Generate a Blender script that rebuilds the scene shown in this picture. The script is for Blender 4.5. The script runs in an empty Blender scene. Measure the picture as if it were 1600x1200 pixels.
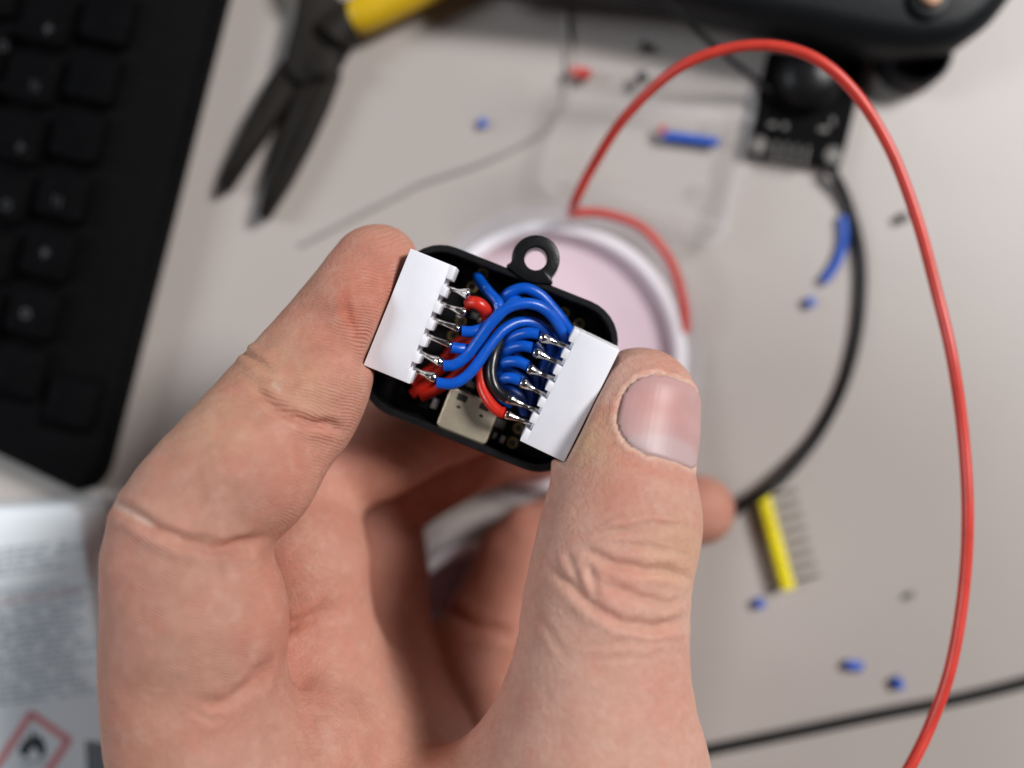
import bpy, bmesh, math, random
import numpy as np
from mathutils import Vector, Matrix

random.seed(7)
rng = np.random.default_rng(7)
MM = 0.001
FPX = 1600.0          # focal length in photograph pixels
CAMH = 197.0          # camera height above the table, mm

sc = bpy.context.scene
COL = sc.collection

# ---------------------------------------------------------------- camera
cam = bpy.data.cameras.new('camera')
cam.sensor_width = 36.0
cam.lens = 36.0
cam.clip_start = 0.01
cam.clip_end = 20.0
cam.dof.use_dof = True
cam.dof.focus_distance = 141.3 * MM
cam.dof.aperture_fstop = 5.4
camo = bpy.data.objects.new('camera', cam)
COL.objects.link(camo)
camo.location = (0, 0, CAMH * MM)
sc.camera = camo

# ---------------------------------------------------------------- light
world = bpy.data.worlds.new('World')
sc.world = world
world.use_nodes = True
bg = world.node_tree.nodes['Background']
bg.inputs[0].default_value = (0.95, 0.95, 1.0, 1)
bg.inputs[1].default_value = 0.028


def area(name, loc, target, size, power, col):
    l = bpy.data.lights.new(name, 'AREA')
    l.shape = 'RECTANGLE'
    l.size, l.size_y = size
    l.energy = power
    l.color = col
    o = bpy.data.objects.new(name, l)
    COL.objects.link(o)
    o.location = loc
    d = Vector(target) - Vector(loc)
    o.rotation_euler = d.to_track_quat('-Z', 'Y').to_euler()
    return o


area('window_light', (1.14, 0.62, 1.40), (0, 0, 0.03), (0.45, 0.45), 44.0, (1.0, 0.985, 0.975))
area('room_light', (-1.25, 0.15, 0.95), (-0.05, 0, 0.02), (0.5, 0.5), 11.0, (0.86, 0.94, 1.0))

sc.view_settings.view_transform = 'Standard'
sc.view_settings.look = 'None'
sc.view_settings.exposure = -0.1
sc.view_settings.gamma = 1.0
sc.render.engine = 'CYCLES'
sc.cycles.use_denoising = True
sc.cycles.max_bounces = 8
sc.cycles.diffuse_bounces = 4
sc.cycles.glossy_bounces = 3
sc.cycles.transparent_max_bounces = 12
sc.cycles.sample_clamp_indirect = 4.0

# ---------------------------------------------------------------- helpers


def at(px, py, z=0.0):
    """point (mm) seen at photograph pixel (px, py) at height z mm above the table"""
    d = CAMH - z
    return np.array([(px - 800.0) / FPX * d, (600.0 - py) / FPX * d, z])


def lin(c):
    return tuple(((v / 12.92) if v <= 0.04045 else ((v + 0.055) / 1.055) ** 2.4) for v in c)


def rgb(r, g, b):
    return lin((r / 255, g / 255, b / 255)) + (1.0,)


def mat(name, col, rough=0.5, metal=0.0, var=0.08, nscale=200.0, bump=0.0, bscale=800.0,
        spec=0.5, coat=0.0, sss=0.0, sssr=(1, 1, 1), ssscale=0.001):
    m = bpy.data.materials.new(name)
    m.use_nodes = True
    nt = m.node_tree
    b = nt.nodes['Principled BSDF']
    b.inputs['Roughness'].default_value = rough
    b.inputs['Metallic'].default_value = metal
    b.inputs['Specular IOR Level'].default_value = spec
    b.inputs['Coat Weight'].default_value = coat
    if sss:
        b.inputs['Subsurface Weight'].default_value = sss
        b.inputs['Subsurface Radius'].default_value = sssr
        b.inputs['Subsurface Scale'].default_value = ssscale
    tc = nt.nodes.new('ShaderNodeTexCoord')
    n = nt.nodes.new('ShaderNodeTexNoise')
    n.inputs['Scale'].default_value = nscale
    n.inputs['Detail'].default_value = 5
    nt.links.new(tc.outputs['Object'], n.inputs['Vector'])
    cr = nt.nodes.new('ShaderNodeValToRGB')
    cr.color_ramp.elements[0].position = 0.3
    cr.color_ramp.elements[1].position = 0.7
    cr.color_ramp.elements[0].color = tuple(c * (1 - var) for c in col[:3]) + (1,)
    cr.color_ramp.elements[1].color = tuple(min(1, c * (1 + var)) for c in col[:3]) + (1,)
    nt.links.new(n.outputs['Fac'], cr.inputs['Fac'])
    nt.links.new(cr.outputs['Color'], b.inputs['Base Color'])
    if bump:
        n2 = nt.nodes.new('ShaderNodeTexNoise')
        n2.inputs['Scale'].default_value = bscale
        n2.inputs['Detail'].default_value = 4
        nt.links.new(tc.outputs['Object'], n2.inputs['Vector'])
        bp = nt.nodes.new('ShaderNodeBump')
        bp.inputs['Strength'].default_value = bump
        bp.inputs['Distance'].default_value = 0.0003
        nt.links.new(n2.outputs['Fac'], bp.inputs['Height'])
        nt.links.new(bp.outputs['Normal'], b.inputs['Normal'])
    return m


def clear_mat(name, tint, amount, rough=0.15):
    m = bpy.data.materials.new(name)
    m.use_nodes = True
    nt = m.node_tree
    b = nt.nodes['Principled BSDF']
    out = nt.nodes['Material Output']
    b.inputs['Base Color'].default_value = tint
    b.inputs['Roughness'].default_value = rough
    tr = nt.nodes.new('ShaderNodeBsdfTransparent')
    mx = nt.nodes.new('ShaderNodeMixShader')
    tc = nt.nodes.new('ShaderNodeTexCoord')
    n = nt.nodes.new('ShaderNodeTexNoise')
    n.inputs['Scale'].default_value = 90
    nt.links.new(tc.outputs['Object'], n.inputs['Vector'])
    mr = nt.nodes.new('ShaderNodeMapRange')
    mr.inputs['From Min'].default_value = 0.3
    mr.inputs['From Max'].default_value = 0.7
    mr.inputs['To Min'].default_value = amount * 0.7
    mr.inputs['To Max'].default_value = amount * 1.3
    nt.links.new(n.outputs['Fac'], mr.inputs['Value'])
    nt.links.new(mr.outputs['Result'], mx.inputs['Fac'])
    nt.links.new(tr.outputs[0], mx.inputs[1])
    nt.links.new(b.outputs[0], mx.inputs[2])
    nt.links.new(mx.outputs[0], out.inputs['Surface'])
    return m


def props(o, label=None, cat=None, group=None, kind=None):
    if label: o['label'] = label
    if cat: o['category'] = cat
    if group: o['group'] = group
    if kind: o['kind'] = kind
    return o


def empty(name, loc_mm, rz=0.0):
    o = bpy.data.objects.new(name, None)
    o.empty_display_size = 0.005
    COL.objects.link(o)
    o.location = Vector(loc_mm) * MM
    o.rotation_euler = (0, 0, rz)
    return o


class Fr:
    """frame of a thing: world mm -> local metres"""
    def __init__(self, loc_mm, rz=0.0):
        self.l = np.array(loc_mm, float)
        c, s = math.cos(-rz), math.sin(-rz)
        self.R = np.array([[c, -s, 0], [s, c, 0], [0, 0, 1]])

    def loc(self, p):            # world mm -> local mm
        return self.R @ (np.asarray(p, float) - self.l)


def make(name, verts_mm, faces, material, parent=None, smooth=True):
    me = bpy.data.meshes.new(name)
    me.from_pydata([tuple(float(c) * MM for c in v) for v in verts_mm], [], [tuple(f) for f in faces])
    bm = bmesh.new()
    bm.from_mesh(me)
    bmesh.ops.recalc_face_normals(bm, faces=bm.faces)
    bm.to_mesh(me)
    bm.free()
    if smooth:
        me.polygons.foreach_set('use_smooth', [True] * len(me.polygons))
    me.materials.append(material)
    o = bpy.data.objects.new(name, me)
    COL.objects.link(o)
    if parent: o.parent = parent
    return o


def sharp(o, ang=35):
    me = o.data
    bm = bmesh.new()
    bm.from_mesh(me)
    for e in bm.edges:
        if len(e.link_faces) == 2 and e.calc_face_angle(0) > math.radians(ang):
            e.smooth = False
    bm.to_mesh(me)
    bm.free()
    return o


class MB:
    """mesh builder, millimetres"""
    def __init__(self):
        self.v, self.f = [], []

    def add(self, v, f):
        n = len(self.v)
        self.v += [tuple(x) for x in v]
        self.f += [tuple(i + n for i in q) for q in f]
        return self

    def box(self, lo, hi):
        x0, y0, z0 = lo
        x1, y1, z1 = hi
        v = [(x0, y0, z0), (x1, y0, z0), (x1, y1, z0), (x0, y1, z0), (x0, y0, z1), (x1, y0, z1), (x1, y1, z1), (x0, y1, z1)]
        return self.add(v, [(0, 3, 2, 1), (4, 5, 6, 7), (0, 1, 5, 4), (1, 2, 6, 5), (2, 3, 7, 6), (3, 0, 4, 7)])

    def prism(self, poly, z0, z1, bev=0.0):
        """closed polygon (list of xy) extruded, with a chamfered top edge when bev>0"""
        n = len(poly)
        p = np.array(poly, float)
        a = 0.5 * np.sum(p[:, 0] * np.roll(p[:, 1], -1) - np.roll(p[:, 0], -1) * p[:, 1])
        if a < 0: p = p[::-1]
        rings = [(p, z0)]
        if bev > 0:
            rings += [(p, z1 - bev), (inset(p, bev * 0.35), z1 - bev * 0.3), (inset(p, bev), z1)]
        else:
            rings += [(p, z1)]
        v = [(x, y, z) for q, z in rings for x, y in q]
        f = [tuple(range(n))[::-1]]
        for r in range(len(rings) - 1):
            for i in range(n):
                j = (i + 1) % n
                f.append((r * n + i, r * n + j, (r + 1) * n + j, (r + 1) * n + i))
        k = (len(rings) - 1) * n
        f.append(tuple(range(k, k + n)))
        return self.add(v, f)

    def lathe(self, prof, seg=48, c=(0, 0)):
        """profile (r, z) list; open profile turned round the z axis"""
        n = len(prof)
        v, f = [], []
        for s in range(seg):
            a = 2 * math.pi * s / seg
            for r, z in prof:
                v.append((c[0] + r * math.cos(a), c[1] + r * math.sin(a), z))
        for s in range(seg):
            t = (s + 1) % seg
            for i in range(n - 1):
                f.append((s * n + i, t * n + i, t * n + i + 1, s * n + i + 1))
        return self.add(v, f)

    def tube(self, pts, rad, sides=12, cap=True, sub=6, closed=False):
        P = spline(pts, sub) if sub > 1 else np.array(pts, float)
        n = len(P)
        if np.isscalar(rad):
            R = np.full(n, rad)
        else:
            R = np.interp(np.linspace(0, 1, n), np.linspace(0, 1, len(rad)), rad)
        T = np.gradient(P, axis=0)
        T /= np.linalg.norm(T, axis=1)[:, None] + 1e-9
        u = np.cross(T[0], (0.13, 0.21, 0.97))
        if np.linalg.norm(u) < 1e-3: u = np.cross(T[0], (1, 0, 0))
        u /= np.linalg.norm(u)
        v, f = [], []
        for i in range(n):
            u = u - T[i] * np.dot(u, T[i])
            u /= np.linalg.norm(u) + 1e-9
            w = np.cross(T[i], u)
            for s in range(sides):
                a = 2 * math.pi * s / sides
                v.append(P[i] + R[i] * (math.cos(a) * u + math.sin(a) * w))
        for i in range(n - 1):
            for s in range(sides):
                t = (s + 1) % sides
                f.append((i * sides + s, i * sides + t, (i + 1) * sides + t, (i + 1) * sides + s))
        if cap:
            f.append(tuple(range(sides))[::-1])
            f.append(tuple((n - 1) * sides + s for s in range(sides)))
        return self.add(v, f)

    def build(self, name, material, parent=None, fr=None, smooth=True, edge=35):
        v = self.v
        if fr is not None:
            v = (np.array(v) - fr.l) @ fr.R.T
        o = make(name, v, self.f, material, parent, smooth)
        if smooth and edge: sharp(o, edge)
        return o


def inset(p, d):
    n = len(p)
    q = []
    for i in range(n):
        a, b, c = p[i - 1], p[i], p[(i + 1) % n]
        e1 = (b - a) / (np.linalg.norm(b - a) + 1e-9)
        e2 = (c - b) / (np.linalg.norm(c - b) + 1e-9)
        n1 = np.array([-e1[1], e1[0]])
        n2 = np.array([-e2[1], e2[0]])
        m = n1 + n2
        m /= max(0.4, np.dot(m, n1))
        q.append(b + m * d)
    return np.array(q)


def spline(pts, sub=6):
    P = np.array(pts, float)
    if len(P) < 3: sub = max(1, sub)
    Q = np.vstack([2 * P[0] - P[1], P, 2 * P[-1] - P[-2]])
    out = []
    for i in range(1, len(Q) - 2):
        p0, p1, p2, p3 = Q[i - 1], Q[i], Q[i + 1], Q[i + 2]
        for k in range(sub):
            t = k / sub
            out.append(0.5 * ((2 * p1) + (-p0 + p2) * t + (2 * p0 - 5 * p1 + 4 * p2 - p3) * t * t + (-p0 + 3 * p1 - 3 * p2 + p3) * t ** 3))
    out.append(Q[-2])
    return np.array(out)


def rrect(w, h, r, seg=8, c=(0, 0)):
    out = []
    for cx, cy, a0 in ((w / 2 - r, h / 2 - r, 0), (-w / 2 + r, h / 2 - r, 90), (-w / 2 + r, -h / 2 + r, 180), (w / 2 - r, -h / 2 + r, 270)):
        for k in range(seg + 1):
            a = math.radians(a0 + 90 * k / seg)
            out.append((c[0] + cx + r * math.cos(a), c[1] + cy + r * math.sin(a)))
    return out


def round_poly(pts, r, seg=6):
    """round the corners of a polygon"""
    P = np.array(pts, float)
    n = len(P)
    rr = r if hasattr(r, '__len__') else [r] * n
    out = []
    for i in range(n):
        a, b, c = P[i - 1], P[i], P[(i + 1) % n]
        d1 = (a - b) / np.linalg.norm(a - b)
        d2 = (c - b) / np.linalg.norm(c - b)
        k = min(rr[i], 0.45 * np.linalg.norm(a - b), 0.45 * np.linalg.norm(c - b))
        s, e = b + d1 * k, b + d2 * k
        for j in range(seg + 1):
            t = j / seg
            out.append((1 - t) ** 2 * s + 2 * t * (1 - t) * b + t * t * e)
    return np.array(out)


def pxy(pts, z):
    return [at(x, y, z)[:2] for x, y in pts]


# ---------------------------------------------------------------- materials
M = {}
M['table'] = mat('table_laminate', (0.43, 0.385, 0.36, 1), 0.42, var=0.06, nscale=14, bump=0.15, bscale=900)
M['black_plastic'] = mat('black_plastic', (0.007, 0.007, 0.008, 1), 0.36, var=0.25, nscale=700, bump=0.12, bscale=2500, spec=0.28)
M['keyboard'] = mat('keyboard_plastic', (0.0025, 0.0025, 0.003, 1), 0.7, var=0.2, nscale=300, spec=0.06)
M['key'] = mat('key_plastic', (0.003, 0.003, 0.0035, 1), 0.7, var=0.2, nscale=300, spec=0.03)
M['legend'] = mat('key_legend', (0.03, 0.03, 0.033, 1), 0.6, var=0.1)
M['faint_legend'] = mat('worn_key_legend', (0.010, 0.010, 0.011, 1), 0.6, var=0.1)
M['white_nylon'] = mat('white_nylon', (0.82, 0.815, 0.87, 1), 0.42, var=0.02, nscale=300, bump=0.06, bscale=1500,
                       sss=0.25, sssr=(1, 1, 1), ssscale=0.0008)
M['blue'] = mat('blue_silicone', (0.002, 0.085, 0.50, 1), 0.33, var=0.12, nscale=500, bump=0.1, bscale=1500)
M['shaded_blue'] = mat('shaded_blue_silicone', (0.002, 0.035, 0.22, 1), 0.34, var=0.12, nscale=500)  # darker copy of blue; shade under the connector is in the colour
M['red'] = mat('red_silicone', (0.58, 0.022, 0.010, 1), 0.33, var=0.12, nscale=400, bump=0.1, bscale=1500)
M['long_red'] = mat('red_insulation', (0.60, 0.045, 0.03, 1), 0.38, var=0.1, nscale=300)
M['black_wire'] = mat('black_silicone', (0.010, 0.010, 0.011, 1), 0.28, var=0.2, nscale=400)
M['tin'] = mat('tinned_metal', (0.80, 0.77, 0.72, 1), 0.17, metal=1.0, var=0.12, nscale=1500, bump=0.08, bscale=1800)
M['pcb'] = mat('black_solder_mask', (0.005, 0.005, 0.006, 1), 0.45, var=0.3, nscale=900, bump=0.1, bscale=1500, spec=0.14)
M['module_board'] = mat('module_solder_mask', (0.004, 0.004, 0.0045, 1), 0.7, var=0.3, nscale=900, spec=0.04)
M['gold'] = mat('gold_pad', (0.36, 0.24, 0.10, 1), 0.35, metal=0.9, var=0.2, nscale=1500)
M['usb'] = mat('nickel_shell', (0.66, 0.57, 0.43, 1), 0.38, metal=0.75, var=0.06, nscale=500, bump=0.1, bscale=1500)
M['dark_hole'] = mat('dark_cavity', (0.02, 0.017, 0.014, 1), 0.6, var=0.1)
M['chip'] = mat('component_ceramic', (0.09, 0.08, 0.075, 1), 0.5, var=0.3, nscale=900)
M['silver'] = mat('component_end', (0.45, 0.43, 0.42, 1), 0.4, metal=0.7, var=0.1)
M['pin_steel'] = mat('header_pin_metal', (0.06, 0.055, 0.05, 1), 0.4, metal=0.4, var=0.1)
M['dark_solder'] = mat('dull_solder', (0.16, 0.15, 0.14, 1), 0.5, metal=0.3, var=0.1)
M['steel'] = mat('blackened_steel', (0.016, 0.013, 0.011, 1), 0.6, metal=0.0, spec=0.15, var=0.3, nscale=120, bump=0.2, bscale=500)
M['yellow_grip'] = mat('yellow_grip', (0.60, 0.38, 0.006, 1), 0.42, var=0.06, nscale=100)
M['yellow'] = mat('yellow_plastic', (0.82, 0.70, 0.006, 1), 0.4, var=0.06)
M['white_cup'] = mat('white_translucent_plastic', (0.90, 0.87, 0.93, 1), 0.35, var=0.02, nscale=60, sss=0.4, sssr=(1, 0.9, 0.95), ssscale=0.002)
M['pink_floor'] = mat('pinkish_plastic', (0.74, 0.58, 0.65, 1), 0.4, var=0.03, nscale=50)
M['clear'] = clear_mat('clear_plastic', (0.70, 0.67, 0.66, 1), 0.06)
M['clear_edge'] = clear_mat('clear_plastic_edge', (0.80, 0.78, 0.80, 1), 0.11)
M['cup_flange'] = clear_mat('translucent_flange', (0.84, 0.80, 0.88, 1), 0.22, 0.3)
M['grey_wire'] = mat('grey_wire', (0.36, 0.33, 0.31, 1), 0.45, var=0.1)
M['brass'] = mat('brass', (0.22, 0.13, 0.085, 1), 0.5, metal=0.7, var=0.1)
M['housing'] = mat('matt_black_housing', (0.006, 0.0075, 0.009, 1), 0.45, var=0.15, nscale=100, bump=0.15, bscale=600, spec=0.25)
M['cable'] = mat('black_cable_sheath', (0.008, 0.008, 0.009, 1), 0.5, var=0.15, spec=0.25)
M['label_white'] = mat('label_paper', (0.84, 0.89, 0.93, 1), 0.4, var=0.02, nscale=60)
M['print_grey'] = mat('grey_print', (0.30, 0.35, 0.39, 1), 0.5, var=0.2, nscale=900)
M['print_red'] = mat('red_print', (0.62, 0.20, 0.22, 1), 0.5, var=0.06)
M['print_pink'] = mat('pink_print', (0.62, 0.45, 0.46, 1), 0.5, var=0.06)
M['print_black'] = mat('black_print', (0.015, 0.022, 0.03, 1), 0.5, var=0.1)
M['dark_bit'] = mat('dark_scrap', (0.03, 0.027, 0.025, 1), 0.5, var=0.2)
M['grey_bit'] = mat('grey_speck', (0.2, 0.19, 0.18, 1), 0.6, var=0.2)
M['wire_print'] = mat('pale_wire_print', (0.35, 0.5, 0.8, 1), 0.5, var=0.1)

# ---------------------------------------------------------------- table
tb = MB().box((-900, -700, -30), (900, 700, 0))
table = tb.build('table_top', M['table'], smooth=False)
props(table, kind='structure')

# ================================================================ the small black case with its connectors
DRZ = math.radians(-21.7)
DZ = CAMH - 147.0
DEV = at(766, 560, DZ)
fd = Fr(DEV, DRZ)
dev = empty('wired_circuit_case', DEV, DRZ)
props(dev, 'small black case with ring lug, white connectors and blue wiring, held in the fingers', 'circuit case')


def dl(px, py, z):
    """photograph pixel -> device-local mm at local height z"""
    return fd.loc(at(px, py, DZ + z))


def zm(X, Y, z):      # pixel read in an enlarged view of the device
    return dl(540 + X / 2.857, 340 + Y / 2.857, z)


TW, TH, TR = 33.2, 26.0, 6.2
tray_z = -7.6


def tray_mesh():
    mb = MB()
    seg = 8
    sec = [(0.9, tray_z), (0.25, tray_z + 0.25), (0.0, tray_z + 0.9), (0.0, -0.25), (0.18, 0.0), (0.85, 0.0), (1.05, -0.2),
           (1.15, tray_z + 1.9), (1.6, tray_z + 1.3)]
    rings = []
    for off, z in sec:
        rings.append([(x, y, z) for x, y in rrect(TW - 2 * off, TH - 2 * off, max(0.6, TR - off), seg)])
    n = len(rings[0])
    v = [p for r in rings for p in r]
    f = []
    for r in range(len(rings) - 1):
        for i in range(n):
            j = (i + 1) % n
            f.append((r * n + i, r * n + j, (r + 1) * n + j, (r + 1) * n + i))
    f.append(tuple(range(n)))
    k = (len(rings) - 1) * n
    f.append(tuple(range(k, k + n)))
    return mb.add(v, f)


tray = tray_mesh().build('case_tray', M['black_plastic'], dev)
# ring lug
lc = dl(837, 405, 0)
RO, RI = 3.45, 1.62
top_y = TH / 2 - 0.3


def lug():
    mb = MB()
    N = 64
    out = []
    for k in range(N):
        a = 2 * math.pi * k / N
        x, y = RO * math.cos(a), RO * math.sin(a)
        if y < 0:
            fl = (-y / RO)
            x = x + np.sign(x) * 1.1 * math.exp(-((fl - 0.72) / 0.16) ** 2)
        out.append((lc[0] + x, lc[1] + y))
    inn = [(lc[0] + RI * math.cos(2 * math.pi * k / N), lc[1] + RI * math.sin(2 * math.pi * k / N)) for k in range(N)]
    co = np.array([lc[0], lc[1]])
    def sh(p, s): return [tuple(co + (np.array(q) - co) * s) for q in p]
    zt, zb = 0.55, -3.4
    rings = [(out, zb), (out, zt - 0.35), (sh(out, 0.96), zt - 0.1), (sh(out, 0.89), zt), (sh(inn, 1.15), zt), (inn, zt - 0.3), (inn, zb)]
    v = [(x, y, z) for r, z in rings for x, y in r]
    f = []
    R = len(rings)
    for r in range(R):
        for i in range(N):
            j = (i + 1) % N
            r2 = (r + 1) % R
            f.append((r * N + i, r * N + j, r2 * N + j, r2 * N + i))
    return mb.add(v, f)


lug().build('ring_lug', M['black_plastic'], dev)

# ---- circuit board inside
BZ = -4.0
board = MB()
board.prism(rrect(21.5, 18.2, 1.4, 5, (0, -1.2)), BZ - 1.1, BZ)
board = board.build('circuit_board', M['pcb'], dev)


def ring_pad(c, r=0.85, ri=0.5, half=False):
    mb = MB()
    mb.lathe([(ri, BZ - 0.2), (ri, BZ + 0.06), (r, BZ + 0.06), (r, BZ - 0.2)], 20, (c[0], c[1]))
    mb.build('gold_pad', M['gold'], board)
    MB().lathe([(0.001, BZ + 0.03), (ri, BZ + 0.03)], 16, (c[0], c[1])).build('drilled_hole', M['dark_hole'], board)


for X, Y in ((612, 250), (515, 462), (480, 527), (772, 940), (745, 1005), (1042, 475), (565, 310), (975, 425)):
    ring_pad(zm(X, Y, BZ))
# small components
for X, Y, w, h, hz, mt in ((700, 990, 0.7, 1.1, 0.45, 'silver'), (665, 975, 0.55, 1.0, 0.4, 'chip'), (690, 920, 1.6, 1.3, 0.6, 'chip'),
                           (400, 830, 1.0, 1.6, 0.6, 'silver'), (560, 745, 1.4, 1.0, 0.5, 'chip'), (530, 790, 0.9, 0.9, 0.5, 'chip'),
                           (575, 440, 1.2, 1.0, 0.6, 'chip'), (600, 460, 0.6, 0.8, 0.5, 'silver'), (885, 655, 1.2, 2.0, 0.7, 'chip'),
                           (860, 600, 1.2, 1.4, 0.6, 'chip'), (800, 365, 1.0, 0.6, 0.4, 'silver'), (505, 440, 0.8, 0.6, 0.4, 'silver')):
    c = zm(X, Y, BZ)
    MB().prism(rrect(w, h, 0.12, 2, (c[0], c[1])), BZ - 0.1, BZ + hz, 0.1).build('surface_component', M[mt], board)
# usb-c socket
u0 = zm(547, 885, -1.2)
usb = MB()
UW, UL, UH = 7.8, 6.2, 3.1
usb.prism(round_poly([(u0[0] - UW / 2, u0[1] - UL / 2), (u0[0] + UW / 2, u0[1] - UL / 2), (u0[0] + UW / 2, u0[1] + UL / 2), (u0[0] - UW / 2, u0[1] + UL / 2)], 0.9, 4),
          BZ + 0.02, BZ + UH, 0.3)
usb = usb.build('usb_socket', M['usb'], board, smooth=False)
for sx in (-1, 1):
    MB().prism(rrect(1.5, 1.0, 0.15, 2, (u0[0] + sx * 1.75, u0[1] + UL / 2 - 1.0)), BZ + UH - 0.3, BZ + UH + 0.03).build('notch', M['dark_hole'], board)
    MB().prism(rrect(0.62, 0.42, 0.2, 3, (u0[0] + sx * 1.75, u0[1] + UL / 2 - 2.4)), BZ + UH - 0.3, BZ + UH + 0.02).build('spring_slot', M['dark_hole'], board)

# ---- connectors
CZ0, CZ1 = 0.12, 5.55


def connector(px, py, inner, label, tilt):
    """inner=+1: pins leave towards local +X"""
    c = dl(px, py, CZ1)
    s = inner
    L = 17.4
    X0, X1 = -3.4, 2.65            # body from opening side to base
    root = bpy.data.objects.new('connector_housing', None)
    mb = MB()
    # body: closed block with a cavity on its outer side
    def bx(lo, hi):
        lo, hi = list(lo), list(hi)
        if s < 0:
            lo[0], hi[0] = -hi[0], -lo[0]
        mb.prism(round_poly([(lo[0], lo[1]), (hi[0], lo[1]), (hi[0], hi[1]), (lo[0], hi[1])], 0.12, 2), lo[2], hi[2], 0.12)
    h0, h1 = CZ0 - CZ1, 0.0
    bx((X0 + 5.0, -L / 2, h0), (X1, L / 2, h1 - 0.951))                  # base block
    bx((X0, -L / 2, h1 - 0.95), (X1 + 0.001, L / 2, h1))    # front wall
    bx((X0, -L / 2, h0 + 0.001), (X0 + 5.0, L / 2, h0 + 0.95))       # rear wall
    bx((X0, L / 2 - 0.9, h0 + 0.951), (X0 + 5.0, L / 2 - 0.001, h1 - 0.951))
    bx((X0, -L / 2 + 0.001, h0 + 0.951), (X0 + 5.0, -L / 2 + 0.9, h1 - 0.951))
    # teeth along the base with a gap at every pin
    edges = [-L / 2]
    for k in range(6):
        y = -6.25 + 2.5 * k
        edges += [y - 0.55, y + 0.55]
    edges.append(L / 2)
    for k in range(0, len(edges), 2):
        bx((X1 - 0.1, edges[k], h0 + 0.4), (X1 + 0.85, edges[k + 1], h1 - 0.004))
    bx((X1 - 0.1, -L / 2 + 0.3, h0 + 0.5), (X1 + 0.25, L / 2 - 0.3, h1 - 1.3))
    o = mb.build('connector_housing', M['white_nylon'], dev, edge=30)
    o.location = Vector((c[0], c[1], c[2])) * MM
    o.rotation_euler = tilt
    o['label'] = label
    return o


conL = connector(640, 494, 1, 'white six pin connector under the index finger', (math.radians(2.0), 0, math.radians(-0.6)))
conR = connector(890, 619, -1, 'white six pin connector against the thumb', (math.radians(8.5), 0, math.radians(-4.0)))


def pin(con, a, b, blob, side, bend=0.0):
    """a: where it leaves the housing, b: soldered end (device-local mm)"""
    a, b = np.array(a), np.array(b)
    d = b - a
    mb = MB()
    start = a - d / np.linalg.norm(d) * 1.4
    pts = [start, a, a + d * 0.35, a + d * 0.6, a + d * 0.8, a + d * 0.95, b]
    w = blob
    rad = [0.36, 0.36, 0.37, 0.42 + 0.22 * w, 0.44 + 0.50 * w, 0.40 + 0.36 * w, 0.24]
    mb.tube(pts, rad, 10, True, 5)
    loc = np.array(con.location) / MM
    Rm = np.array(con.rotation_euler.to_matrix())
    v = (np.array(mb.v) - loc) @ Rm
    # lumps in the solder
    ph = random.random() * 6
    q = np.array(mb.v)
    v = v + 0.045 * np.stack([np.sin(q[:, 0] * 5 + ph), np.cos(q[:, 1] * 4.3 + ph), np.sin(q[:, 0] * 3.7 + q[:, 1] * 3 + ph)], 1) * w
    return make('soldered_pin', v, mb.f, M['tin'], con)


LP = [((466, 318), (560, 345), 1.0), ((430, 385), (540, 428), 0.6), ((400, 458), (512, 498), 0.35), ((365, 528), (474, 572), 0.1),
      ((330, 602), (437, 652), 0.7), ((300, 676), (408, 722), 0.75)]
for (a, b, w) in LP:
    pin(conL, zm(*a, 2.9), zm(*b, 3.0), w, 1)
RP = [((978, 574), (862, 530), 0.9), ((942, 643), (836, 598), 0.75), ((910, 712), (808, 672), 0.75), ((876, 786), (778, 732), 0.8),
      ((840, 858), (712, 800), 0.8), ((810, 912), (708, 878), 0.55)]
for (a, b, w) in RP:
    pin(conR, zm(*a, 2.9), zm(*b, 3.0), w, -1)

# ---- wires (x, y read in the enlarged view; z = height over the rim)
WR = 0.80


def wire(pts, m, r=WR, label=None):
    P = [zm(x, y, z) for x, y, z in pts]
    o = MB().tube(P, r, 14, True, 8).build('insulated_wire', M[m], dev)
    if label: o['label'] = label
    return o


# main arch from the fifth left pin
wire([(437, 662, 3.1), (490, 655, 3.1), (545, 612, 3.2), (595, 545, 3.6), (650, 470, 4.0), (715, 408, 4.1), (795, 383, 3.9), (870, 398, 3.4), (930, 448, 2.4), (968, 515, 1.2), (975, 590, -0.3), (935, 690, -1.6)],
     'blue', label='bright blue wire arching from the left connector over to the right')
wire([(408, 738, 3.1), (475, 742, 3.2), (535, 712, 3.2), (590, 650, 3.1), (640, 575, 2.9), (700, 505, 2.4), (770, 468, 1.6), (840, 470, 0.8), (895, 510, 0.0), (915, 580, -1.2), (880, 680, -2)],
     'blue')
wire([(520, 507, 3.0), (570, 508, 3.0), (625, 487, 2.6), (680, 440, 2.2), (720, 400, 1.4), (760, 370, 0.2), (790, 390, -1.5)], 'blue')
wire([(473, 580, 2.9), (520, 586, 2.6), (570, 588, 1.6), (630, 570, 0.4), (690, 520, -0.8), (740, 480, -1.6)], 'blue')
wire([(590, 262, -2.6), (600, 285, -1.6), (640, 335, 0.6), (678, 378, 1.6), (684, 420, 1.8), (650, 470, 0.8), (600, 510, -0.6)], 'blue', label='blue wire with pale print, rising from the gold pad by the top edge')
wire([(690, 395, -1.2), (705, 360, -0.3), (745, 328, 0.4), (805, 316, 0.7), (868, 345, 0.5), (925, 405, -0.1), (975, 470, -0.8), (1010, 540, -1.8), (980, 640, -2.2)], 'blue', label='blue wire looping closest to the ring lug')
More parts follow.
